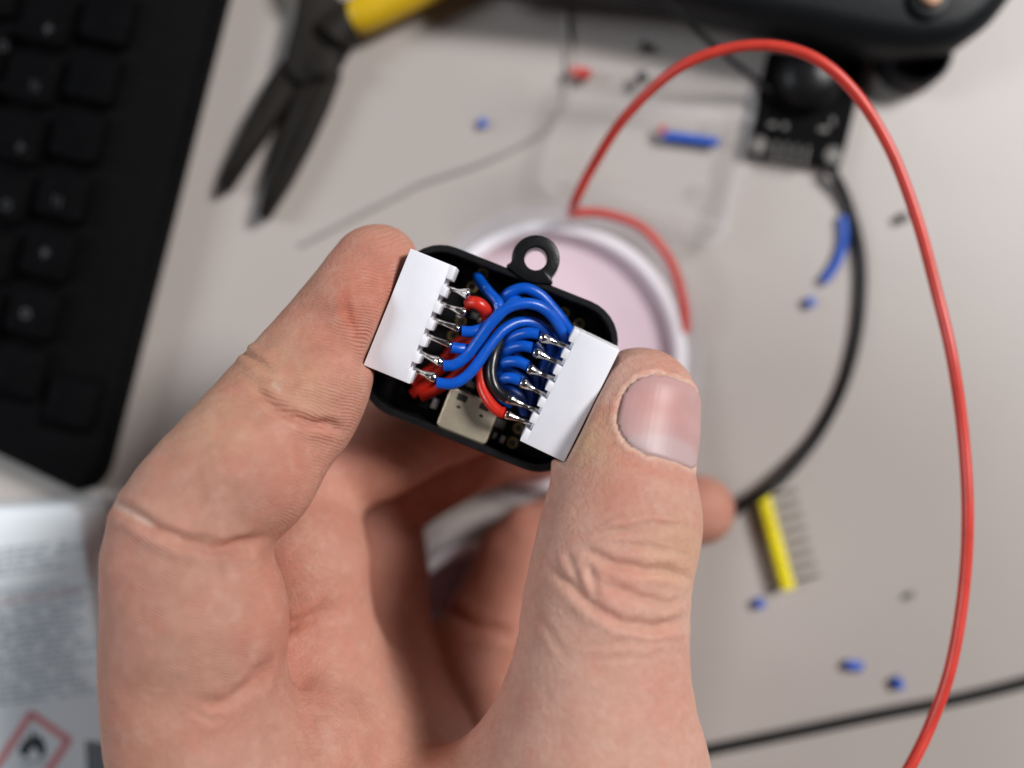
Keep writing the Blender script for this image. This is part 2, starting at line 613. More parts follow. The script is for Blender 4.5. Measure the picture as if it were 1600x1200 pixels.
# short ends at the right connector
wire([(862, 520, 3.1), (815, 515, 3.0), (765, 528, 2.3), (720, 558, 1.2), (690, 610, -0.4), (680, 670, -1.8)], 'blue')
wire([(832, 580, 3.1), (785, 573, 2.9), (738, 585, 2.1), (700, 615, 0.8), (680, 665, -0.8), (690, 720, -2.0)], 'blue')
wire([(812, 660, 3.1), (765, 643, 2.9), (715, 648, 2.1), (683, 675, 0.8), (668, 725, -0.8), (690, 780, -2.0)], 'blue')
wire([(780, 728, 3.1), (735, 715, 2.8), (695, 722, 1.9), (668, 745, 0.6), (690, 790, -1.2), (740, 830, -2.2)], 'blue')
# deeper wires under the right connector
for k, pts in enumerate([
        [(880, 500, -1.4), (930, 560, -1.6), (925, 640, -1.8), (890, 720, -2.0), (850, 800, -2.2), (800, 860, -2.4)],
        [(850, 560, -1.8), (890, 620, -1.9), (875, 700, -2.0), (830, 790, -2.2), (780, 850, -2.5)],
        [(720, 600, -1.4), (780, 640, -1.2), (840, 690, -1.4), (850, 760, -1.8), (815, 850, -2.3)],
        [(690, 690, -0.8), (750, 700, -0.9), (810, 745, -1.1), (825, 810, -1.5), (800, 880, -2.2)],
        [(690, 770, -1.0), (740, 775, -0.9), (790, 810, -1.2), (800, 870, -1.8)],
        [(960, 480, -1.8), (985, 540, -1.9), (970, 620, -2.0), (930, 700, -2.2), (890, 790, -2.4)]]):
    wire(pts, 'shaded_blue')
# black and red pair
wire([(715, 500, -0.2), (690, 545, 0.9), (662, 612, 2.2), (650, 690, 2.7), (665, 755, 2.8), (700, 792, 2.9), (728, 803, 3.0)], 'black_wire', 0.82, 'glossy black wire curving down to the right connector')
wire([(650, 560, -0.4), (620, 620, 0.6), (604, 690, 1.5), (610, 755, 2.1), (640, 820, 2.7), (680, 862, 3.0), (708, 872, 3.1)], 'red', 0.80, 'bright red wire curving down to the last right pin')
# red wires on the left
wire([(548, 386, 1.6), (566, 380, 2.1), (594, 386, 2.4), (620, 410, 1.9), (634, 446, 0.4), (640, 490, -1.4)], 'red', 0.95, 'short bright red wire hooked by the second left pin')
wire([(295, 790, -2.5), (350, 745, -2.3), (420, 680, -2.0), (490, 640, -1.9), (560, 560, -2.0), (640, 500, -2.6)], 'red')
wire([(335, 800, -2.4), (410, 765, -2.0), (480, 715, -1.6), (550, 650, -1.4), (610, 600, -1.6)], 'red')
wire([(300, 745, -3.0), (360, 690, -2.8), (430, 640, -2.6), (500, 560, -2.4), (575, 545, -2.2), (640, 560, -2.6)], 'red')
# printed marks on the short blue wire
for (x, y, z) in ((622, 316, 0.72), (640, 336, 1.42), (656, 352, 1.85), (672, 392, 2.5), (676, 410, 2.62)):
    c = zm(x, y, z)
    MB().tube([c + np.array([0.22 * math.cos(t), 0.3 * math.sin(t), 0]) for t in np.linspace(0, 5.2, 9)], 0.035, 5, True, 1).build('wire_print', M['wire_print'], dev)

# ================================================================ the hand (one continuous surface grown from an implicit body)


def J(px, py, d, r):
    p = at(px, py, CAMH - d)
    return (p[0], p[1], p[2], r)


index = [J(338, 1240, 140, 13.2), J(308, 1090, 139, 12.2), J(300, 960, 138, 11.4), J(296, 835, 137, 10.2), J(372, 720, 140, 9.1), J(455, 610, 144, 8.0), J(530, 508, 147, 7.1), J(588, 422, 148.5, 6.5)]
middle = [J(492, 1090, 157, 11.0), J(472, 890, 161, 9.7), J(482, 765, 167, 9.4), J(580, 690, 171, 8.7), J(690, 650, 172, 8.2), J(840, 600, 170, 7.2)]
ring = [J(585, 1040, 176, 10.0), J(587, 900, 182, 9.2), J(594, 785, 185, 8.8), J(750, 695, 184, 7.8), J(890, 678, 183, 7.0)]
pinky = [J(715, 1065, 185, 9.4), J(790, 940, 187, 8.3), J(835, 855, 188, 7.9), J(985, 812, 188, 6.9), J(1093, 797, 187.5, 6.3)]
thumb = [J(999, 634, 146, 8.2), J(973, 760, 144, 9.6), J(952, 900, 140.5, 10.9), J(938, 1050, 139.5, 11.9), J(922, 1240, 141, 16.6), J(760, 1750, 155, 21.0)]
wrist_y = -140.0


def W4(x, y, z, r): return (x, y, z, r)


carpus = [W4(-30, wrist_y, 44, 17), W4(-15, wrist_y, 30, 18)]
palm_chains = [
    [index[0], W4(-38, -100, 50, 14.5), carpus[0], W4(-30, -200, 44, 18)],
    [middle[0], W4(-34, -98, 36, 13.5), W4(-22, wrist_y, 36, 18)],
    [ring[0], W4(-29, -92, 19, 12.0), carpus[1], W4(-16, -200, 32, 20)],
    [pinky[0], W4(-16, -88, 12.5, 12.0), W4(-8, wrist_y, 26, 15)],
    [W4(-6, -84, 13, 12), W4(-4, -106, 22, 15)],
    [thumb[4], thumb[5], W4(-10, wrist_y, 46, 18)],
]
web = [J(380, 1360, 146, 10.5), J(640, 1300, 146, 9.0), J(900, 1240, 146, 11.0)]

f32 = np.float32


def sd_seg(p, a, b):
    pa = p - np.array(a[:3], f32)
    ba = np.array(b[:3], f32) - np.array(a[:3], f32)
    h = np.clip((pa @ ba) / f32(ba @ ba), 0, 1)
    q = pa - h[:, None] * ba
    return np.sqrt(np.einsum('ij,ij->i', q, q)) - (f32(a[3]) + f32(b[3] - a[3]) * h)


def smin(a, b, k):
    h = np.maximum(k - np.abs(a - b), 0) / k
    return np.minimum(a, b) - h * h * k * f32(0.25)


_fine = {}


def chain(p, c, k=2.5):
    d = sd_seg(p, c[0], c[1])
    for i in range(1, len(c) - 1):
        d = np.minimum(d, sd_seg(p, c[i], c[i + 1]))
    if k < 3.9:
        return d
    key = tuple(c)
    if key not in _fine:
        _fine[key] = spline(np.array(c, float), 3)
    F = _fine[key]
    m = np.where(np.abs(d) < 5.0)[0]
    if len(m):
        q = p[m]
        e = sd_seg(q, F[0], F[1])
        for i in range(1, len(F) - 1):
            e = smin(e, sd_seg(q, F[i], F[i + 1]), f32(0.6))
        w = np.clip((np.abs(d[m]) - 3.0) / 2.0, 0, 1)
        d[m] = e * (1 - w) + d[m] * w
    return d


def sphere(p, c):
    q = p - np.array(c[:3], f32)
    return np.sqrt(np.einsum('ij,ij->i', q, q)) - f32(c[3])


CDEV = np.array(DEV, f32)
RDEV = np.array(fd.R, f32)


def sd_box(q, c, h, r=0.4):
    d = np.abs(q - np.array(c, f32)) - (np.array(h, f32) - f32(r))
    return np.linalg.norm(np.maximum(d, 0), axis=1) + np.minimum(d.max(axis=1), 0) - f32(r)


def rot2(q, c, ang):
    ca, sa = math.cos(-ang), math.sin(-ang)
    x, y = q[:, 0] - f32(c[0]), q[:, 1] - f32(c[1])
    return np.stack([x * f32(ca) - y * f32(sa), x * f32(sa) + y * f32(ca), q[:, 2]], 1)


cLl = np.array(conL.location) / MM
cRl = np.array(conR.location) / MM
pads_index = [(J(478, 655, 142.5, 6.6), 4.0), (J(505, 590, 142.0, 6.2), 4.0), (J(560, 490, 144.5, 6.0), 3.0), (J(398, 738, 137.5, 8.4), 4.0), (J(322, 965, 135.5, 10.0), 4.0)]
pads_middle = [(J(480, 880, 157.5, 8.6), 4.0), (J(600, 700, 168.0, 7.4), 4.0)]
pads_thumb = [(J(985, 820, 141.0, 9.2), 4.0), (J(952, 690, 146.0, 7.6), 4.0)]
palm_blobs = [(J(590, 1120, 166, 9.5), 8.0), (J(600, 1200, 158, 9.5), 8.0), (J(655, 1190, 168, 9.0), 8.0), (J(415, 1215, 143.5, 12.0), 5.0), (J(495, 1165, 151, 10.5), 6.0), (J(515, 1040, 161, 9.0), 3.0), (J(455, 1060, 155.5, 8.5), 5.0), (J(470, 1175, 149.5, 9.0), 6.0)]


def hand_sdf(p):
    d = chain(p, palm_chains[0], 3)
    for c in palm_chains[1:]:
        d = smin(d, chain(p, c, 3), f32(7))
    d = smin(d, chain(p, web, 4), f32(9))
    for b, k in palm_blobs:
        d = smin(d, sphere(p, b), f32(k))
    for c, pads, k0 in ((index, pads_index, 2.6), (middle, pads_middle, 4.0), (ring, [], 4.0), (pinky, [], 4.0), (thumb[:5], pads_thumb, 6.0)):
        e = chain(p, c, 4.0) - f32(0.15)
        for b, k in pads:
            e = smin(e, sphere(p, b), f32(k))
        base = c[-1] if c[0] is thumb[0] else c[0]
        q = p - np.array(base[:3], f32)
        g = np.exp(-np.einsum('ij,ij->i', q, q) / f32(16.0 ** 2))
        d = smin(d, e, f32(0.5) + f32(k0) * g)
    # contact with the held case: flesh gives way
    q = (p - CDEV) @ RDEV.T
    for cl, ang, s in ((cLl, conL.rotation_euler.z, 1), (cRl, conR.rotation_euler.z, -1)):
        qq = rot2(q, cl, ang)
        bx = sd_box(qq, (0, 0, 5.5), (3.62, 8.72, 8.5), 0.3)
        # widen inward so that nothing bulges over the front
        d = -smin(-d, bx - f32(0.03), f32(0.9))
    tr = sd_box(q, (0, 0, -3.7), (TW / 2 + 0.03, TH / 2 + 0.03, 4.0), 3.5)
    d = -smin(-d, tr, f32(0.5))
    # rests on the table
    d = -smin(-d, -(f32(0.15) - p[:, 2]) * f32(-1) * f32(-1), f32(0.5)) if False else np.maximum(d, f32(0.1) - p[:, 2])
    return d


VOX = 0.40
glo = np.array([-66.0, -112.0, -1.0])
ghi = np.array([44.0, 26.0, 78.0])
BS = 10
nb = np.ceil((ghi - glo) / (VOX * BS)).astype(int)
dims = nb * BS
# coarse pass at block centres
bc = np.stack(np.meshgrid(*[np.arange(n) for n in nb], indexing='ij'), -1).reshape(-1, 3)
cen = (glo + (bc + 0.5) * BS * VOX).astype(f32)
dc = hand_sdf(cen)
rad = BS * VOX * 0.9 + 1.2
field = np.repeat(np.repeat(np.repeat(dc.reshape(nb), BS, 0), BS, 1), BS, 2).astype(f32)
act = bc[np.abs(dc) < rad]
off = np.stack(np.meshgrid(*[np.arange(BS)] * 3, indexing='ij'), -1).reshape(-1, 3)
for s in range(0, len(act), 400):
    blk = act[s:s + 400]
    idx = (blk[:, None, :] * BS + off[None]).reshape(-1, 3)
    val = hand_sdf((glo + idx * VOX).astype(f32))
    field[idx[:, 0], idx[:, 1], idx[:, 2]] = val
field[:, 0, :] = 1.0          # close the cut beyond the frame
field[:, :, 0] = np.maximum(field[:, :, 0], 0.5)
field[:, :, -1] = 1.0
field[0] = 1.0
field[-1] = 1.0


def surface_nets(F, lo, h):
    nx, ny, nz = F.shape
    S = F < 0
    corner = [(i, j, k) for i in (0, 1) for j in (0, 1) for k in (0, 1)]
    cnt = np.zeros((nx - 1, ny - 1, nz - 1), np.uint8)
    for (i, j, k) in corner:
        cnt += S[i:nx - 1 + i, j:ny - 1 + j, k:nz - 1 + k]
    cells = np.argwhere((cnt > 0) & (cnt < 8))
    idg = np.full(cnt.shape, -1, np.int32)
    idg[cells[:, 0], cells[:, 1], cells[:, 2]] = np.arange(len(cells))
    acc = np.zeros((len(cells), 3))
    num = np.zeros(len(cells))
    C = {c: F[cells[:, 0] + c[0], cells[:, 1] + c[1], cells[:, 2] + c[2]].astype(float) for c in corner}
    for a in corner:
        for ax in range(3):
            if a[ax] == 0:
                b = list(a); b[ax] = 1; b = tuple(b)
                va, vb = C[a], C[b]
                m = (va < 0) != (vb < 0)
                t = np.where(m, va / (va - vb + 1e-12), 0)
                pt = np.array(a, float)[None] + t[:, None] * (np.array(b) - np.array(a))[None]
                acc += np.where(m[:, None], pt, 0)
                num += m
    V = lo + (cells + acc / num[:, None]) * h
    faces = []
    for ax in range(3):
        u, w = (ax + 1) % 3, (ax + 2) % 3
        sl0 = [slice(None)] * 3; sl1 = [slice(None)] * 3
        sl0[ax] = slice(0, -1); sl1[ax] = slice(1, None)
        A, B = S[tuple(sl0)], S[tuple(sl1)]
        e = np.argwhere(A != B)
        ok = (e[:, u] > 0) & (e[:, w] > 0) & (e[:, u] < F.shape[u] - 1) & (e[:, w] < F.shape[w] - 1)
        e = e[ok]
        inside = A[e[:, 0], e[:, 1], e[:, 2]]
        def cid(du, dw):
            q = e.copy(); q[:, u] -= du; q[:, w] -= dw
            return idg[q[:, 0], q[:, 1], q[:, 2]]
        quad = np.stack([cid(1, 1), cid(0, 1), cid(0, 0), cid(1, 0)], 1)
        quad[~inside] = quad[~inside][:, ::-1]
        faces.append(quad)
    return V, np.vstack(faces)


HV, HF = surface_nets(field, glo, VOX)
del field
# keep the main body only is not needed: the field is one body


def vnormals(V, F):
    n = np.cross(V[F[:, 2]] - V[F[:, 0]], V[F[:, 3]] - V[F[:, 1]])
    N = np.zeros_like(V)
    for k in range(4):
        np.add.at(N, F[:, k], n)
    return N / (np.linalg.norm(N, axis=1)[:, None] + 1e-12)


def lap_smooth(V, F, it, lam=0.5):
    E = np.vstack([F[:, [0, 1]], F[:, [1, 2]], F[:, [2, 3]], F[:, [3, 0]]])
    deg = np.bincount(E[:, 0], minlength=len(V)) + np.bincount(E[:, 1], minlength=len(V))
    for _ in range(it):
        A = np.zeros_like(V)
        for c in range(3):
            A[:, c] = np.bincount(E[:, 0], V[E[:, 1], c], len(V)) + np.bincount(E[:, 1], V[E[:, 0], c], len(V))
        V = V + lam * (A / deg[:, None] - V)
    return V


HV = lap_smooth(HV, HF, 2, 0.5)
HN = vnormals(HV, HF)

# ---- sculpted creases and folds: lines traced over the skin that faces the viewer
D = CAMH - HV[:, 2]
PX = 800 + HV[:, 0] / D * FPX
PY = 600 - HV[:, 1] / D * FPX
cam_dir = np.array([0, 0, CAMH]) - HV
cam_dir /= np.linalg.norm(cam_dir, axis=1)[:, None]
FACE = np.einsum('ij,ij->i', HN, cam_dir)


def dist_poly(x, y, pts, sub=8):
    P = spline(np.array([(a, b, 0) for a, b in pts], float), sub)[:, :2]
    best = np.full(len(x), 1e9)
    tt = np.zeros(len(x))
    n = len(P)
    for i in range(n - 1):
        a, b = P[i], P[i + 1]
        ab = b - a
        h = np.clip(((x - a[0]) * ab[0] + (y - a[1]) * ab[1]) / (ab @ ab + 1e-9), 0, 1)
        dd = np.hypot(x - a[0] - h * ab[0], y - a[1] - h * ab[1])
        m = dd < best
        best[m] = dd[m]
        tt[m] = (i + h[m]) / (n - 1)
    return best, tt


def z8(L): return [(700 + x * 0.3166, 820 + y * 0.3166) for x, y in L]
def z7(L): return [(640 + x * 0.3375, 520 + y * 0.3375) for x, y in L]
def z5(L): return [(140 + x * 0.4667, 340 + y * 0.4667) for x, y in L]
def z6(L): return [(140 + x * 0.4125, 750 + y * 0.4125) for x, y in L]


# (points, half width px, depth mm, bulge mm, max depth from camera mm)
CREASES = [
    (z8([(500, 215), (600, 290), (680, 370), (760, 430), (870, 482), (1000, 500), (1110, 490), (1195, 450)]), 7, 0.95, 0.40, 141),
    (z8([(650, 105), (760, 165), (860, 200), (960, 215), (1080, 230), (1200, 262)]), 6.5, 0.85, 0.40, 141),
    (z8([(700, 190), (712, 260), (725, 320), (745, 370)]), 5, 0.55, 0.28, 141),
    (z8([(590, 120), (615, 210), (660, 290), (725, 365)]), 5, 0.35, 0.22, 141),
    (z8([(740, 292), (850, 318), (960, 358), (1060, 384), (1160, 378)]), 5.5, 0.60, 0.30, 141),
    (z8([(740, 55), (850, 25), (960, 28), (1090, 15), (1200, 25)]), 5, 0.35, 0.22, 141),
    (z8([(840, 120), (930, 110), (1050, 120), (1190, 150)]), 4, 0.22, 0.18, 141),
    (z7([(840, 960), (960, 915), (1080, 885), (1290, 880)]), 4.5, 0.30, 0.18, 141),
    (z7([(820, 900), (940, 860), (1060, 835), (1290, 830)]), 4, 0.20, 0.12, 141),
    (z8([(640, 600), (800, 580), (1000, 585), (1180, 560)]), 5, 0.15, 0.10, 141),
    (z8([(740, 660), (900, 650), (1050, 640), (1170, 620)]), 5, 0.12, 0.08, 141),
    (z8([(430, 430), (520, 560), (590, 660)]), 5, 0.15, 0.08, 141),
    # index: end joint, middle joint, base
    (z5([(545, 560), (590, 605), (650, 648), (720, 680), (790, 694), (850, 705)]), 6, 0.95, 0.35, 147),
    (z5([(500, 530), (560, 545), (640, 575)]), 5, 0.22, 0.12, 147),
    (z5([(60, 945), (150, 995), (250, 1055), (340, 1088), (430, 1105), (520, 1092), (590, 1055)]), 8, 0.95, 0.40, 145),
    (z5([(250, 1040), (350, 1068), (450, 1078)]), 4, 0.2, 0.1, 145),
    (z6([(395, 850), (500, 842), (570, 808), (640, 745), (700, 650)]), 9, 0.5, 0.2, 149),
    (z6([(380, 870), (450, 905), (520, 900)]), 5, 0.2, 0.1, 145),
    (z5([(850, 260), (862, 310), (875, 355), (895, 385)]), 5, 0.25, 0.08, 147),
    (z5([(520, 470), (560, 440), (620, 400)]), 5, 0.1, 0.05, 147),
    ([(378, 548), (395, 560), (425, 578)], 5, 0.4, 0.25, 150),
    # palm
    (z6([(690, 565), (760, 545), (840, 520), (930, 465)]), 9, 0.7, 0.3, 165, 147.5),
    (z6([(620, 960), (720, 900), (790, 800), (800, 700)]), 18, 0.45, 0.2, 165, 143),
    (z6([(880, 1060), (840, 960), (850, 860)]), 14, 0.5, 0.2, 160),
    (z8([(-30, 385), (40, 450), (110, 495), (220, 525), (340, 530)]), 9, 0.8, 0.3, 190),
]
disp = np.zeros(len(HV))
crease_amt = np.zeros(len(HV))
jit = 2.0 * np.sin(PX * 0.11 + PY * 0.05) + 1.6 * np.sin(PX * 0.043 - PY * 0.13 + 1.0) + 0.9 * np.sin(PX * 0.31 + PY * 0.27)
for cr_ in CREASES:
    pts, w, dep, bul, dmax = cr_[:5]
    dmin = cr_[5] if len(cr_) > 5 else 0
    xs = [p[0] for p in pts]; ys = [p[1] for p in pts]
    m = (FACE > -0.05) & (D < dmax) & (D > dmin) & (PX > min(xs) - 6 * w) & (PX < max(xs) + 6 * w) & (PY > min(ys) - 6 * w) & (PY < max(ys) + 6 * w)
    ii = np.where(m)[0]
    if not len(ii): continue
    dd, tt = dist_poly(PX[ii] + jit[ii] * 0.5, PY[ii] + jit[ii] * 0.7, pts)
    tap = np.clip(np.minimum(tt, 1 - tt) * 5 + 0.08, 0, 1)
    g = np.exp(-(dd / w) ** 2)
    if dmax == 141: dep, bul = dep * 0.75, bul * 0.75
    disp[ii] += tap * (-dep * g + bul * np.exp(-((dd - 2.4 * w) / (1.4 * w)) ** 2))
    crease_amt[ii] = np.maximum(crease_amt[ii], tap * g * min(1, dep))
# gentle unevenness of the flesh
disp += 0.10 * np.sin(HV[:, 0] * 0.55 + 1) * np.sin(HV[:, 1] * 0.47) * np.sin(HV[:, 2] * 0.5 + 2)

# ---- thumbnail frame
tA, tB = np.array(thumb[2][:3]), np.array(thumb[0][:3])
tdir = (tB - tA) / np.linalg.norm(tB - tA)
NAIL_ROT = math.radians(27)
up0 = np.array([0, 0, 1.0]) - tdir * tdir[2]
up0 /= np.linalg.norm(up0)
side = np.cross(tdir, up0)          # towards image right
dors = math.cos(NAIL_ROT) * up0 + math.sin(NAIL_ROT) * side
lat = np.cross(tdir, dors)
NC = at(999, 662, CAMH - 145.8)    # axis point under the nail centre
NAIL_R = 9.0


def nail_coords(P):
    q = P - NC
    s = q @ tdir
    a = np.arctan2(q @ lat, q @ dors)
    return s, a * NAIL_R


NL0, NL1, NWID = -5.9, 5.5, 8.4      # base, tip, half width


def nail_edge(s, w):
    """signed distance to the nail outline (mm, negative inside)"""
    cs, hs = 0.5 * (NL0 + NL1), 0.5 * (NL1 - NL0)
    rb = 5.0
    dx = np.abs(w) - (NWID - rb)
    dy = np.abs(s - cs) - (hs - rb)
    return np.hypot(np.maximum(dx, 0), np.maximum(dy, 0)) + np.minimum(np.maximum(dx, dy), 0) - rb


s_, w_ = nail_coords(HV)
near = (np.linalg.norm(HV - NC, axis=1) < 16) & ((HV - NC) @ dors > -1)
ne = nail_edge(s_, w_)
ne = np.where(near, ne, 99)
wob = 0.18 * np.sin(w_ * 2.1) + 0.15 * np.sin(s_ * 2.7 + w_)
disp += np.where(near, 0.26 * np.exp(-((ne - 0.6 + wob * 0.5) / 0.45) ** 2), 0)
disp += np.where(near & (ne < 0.15), -0.22, 0)

HV2 = HV + HN * disp[:, None]
HV2 = lap_smooth(HV2, HF, 1, 0.3)

# ---- skin attributes


def blob(px, py, r, dmin=0, dmax=400):
    return np.exp(-((PX - px) ** 2 + (PY - py) ** 2) / (r * r)) * ((D > dmin) & (D < dmax))


def chain_param(V, ch):
    best = np.full(len(V), 1e9)
    t = np.zeros(len(V))
    acc = 0.0
    for i in range(len(ch) - 1):
        a, b = np.array(ch[i][:3]), np.array(ch[i + 1][:3])
        ba = b - a
        L = np.linalg.norm(ba)
        h = np.clip(((V - a) @ ba) / (L * L), 0, 1)
        dd = np.linalg.norm(V - a - h[:, None] * ba, axis=1) - (ch[i][3] + (ch[i + 1][3] - ch[i][3]) * h)
        m = dd < best
        best[m] = dd[m]
        t[m] = acc + h[m] * L
        acc += L
    return t, best


red = np.zeros(len(HV))
yel = np.zeros(len(HV))
pale = np.zeros(len(HV))
red += 0.75 * blob(585, 440, 75, 0, 156) + 0.35 * blob(520, 540, 70, 0, 156) + 0.25 * blob(440, 720, 70, 0, 150)
red += 0.45 * blob(1040, 565, 45, 0, 150) + 0.55 * blob(970, 760, 50, 0, 150) + 0.35 * blob(1040, 1080, 70, 0, 150) + 0.3 * blob(985, 900, 50, 0, 150)
red += 0.40 * blob(450, 990, 60, 0, 165) + 0.35 * blob(430, 880, 50, 0, 150) + 0.3 * blob(480, 1100, 40, 0, 160) + 0.3 * blob(340, 1130, 50, 0, 150)
red += 0.30 * np.exp(-((PX - 175) / 40.0) ** 2) * (PY > 780)  # index's left edge: shade painted in as redder, darker skin
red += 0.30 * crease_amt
red += np.where(near, 0.5 * np.exp(-((ne - 2.0) / 1.2) ** 2) * (s_ < 0), 0)
tth, dth = chain_param(HV, thumb)
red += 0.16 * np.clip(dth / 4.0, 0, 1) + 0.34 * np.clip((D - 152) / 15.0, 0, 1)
yel += 0.9 * blob(915, 690, 42, 0, 152) + 0.5 * blob(1060, 870, 60, 0, 150) + 0.35 * blob(330, 660, 60, 0, 150) + 0.4 * blob(420, 560, 50, 0, 150) + 0.4 * blob(480, 610, 40, 0, 150)  # yellowish skin; light on the thumb's left side is painted in too
thm = np.clip(1 - dth / 3.0, 0, 1)
pale += np.where(near, 0.5 * np.exp(-((ne - 0.2 + wob) / 0.24) ** 2), 0)
dd, _ = dist_poly(PX, PY, z5([(850, 260), (862, 310), (875, 355), (895, 385)]))
red += 0.9 * np.exp(-(dd / 9) ** 2) * (D < 150)
dd, _ = dist_poly(PX, PY, z5([(75, 955), (130, 985), (200, 1025)]))
pale += 0.55 * np.exp(-(dd / 6) ** 2) * (D < 150)
dd, _ = dist_poly(PX, PY, z5([(615, 560), (632, 572), (636, 585)]))
pale += 0.5 * np.exp(-(dd / 4) ** 2) * (D < 150)


ti, di = chain_param(HV, [tuple(q) for q in spline(np.array(index, float), 8)])
E_ = np.vstack([HF[:, [0, 1]], HF[:, [1, 2]], HF[:, [2, 3]], HF[:, [3, 0]]])
deg_ = np.bincount(E_[:, 0], minlength=len(HV)) + np.bincount(E_[:, 1], minlength=len(HV))
for _ in range(25):
    ti = 0.3 * ti + 0.7 * (np.bincount(E_[:, 0], ti[E_[:, 1]], len(HV)) + np.bincount(E_[:, 1], ti[E_[:, 0]], len(HV))) / deg_
# ridges run a little level across the pads
ridge = ti * 0.55 + HV[:, 1] * 0.62 - 0.004 * (PX - 480) ** 2 / 40
rmask = np.clip(1.6 - np.abs(di) / 3.0, 0, 1) * (ti > 18) * (D < 152)
rmask *= np.clip((FACE - 0.12) / 0.45, 0, 1)
rmask *= np.clip((PX * 0.72 + PY * 0.69 - 640) / 90.0, 0, 1)

hme = bpy.data.meshes.new('hand')
hme.vertices.add(len(HV2))
hme.vertices.foreach_set('co', (HV2 * MM).astype(f32).ravel())
hme.loops.add(len(HF) * 4)
hme.loops.foreach_set('vertex_index', HF.astype(np.int32).ravel())
hme.polygons.add(len(HF))
hme.polygons.foreach_set('loop_start', np.arange(0, len(HF) * 4, 4, dtype=np.int32))
hme.polygons.foreach_set('use_smooth', np.ones(len(HF), bool))
hme.update(calc_edges=True)
hme.validate()
for nm, arr in (('red', red), ('yel', yel), ('pale', pale), ('ridge', ridge), ('rmask', rmask), ('thm', thm), ('crease', crease_amt)):
    at_ = hme.attributes.new(nm, 'FLOAT', 'POINT')
    at_.data.foreach_set('value', np.ascontiguousarray(arr, f32))


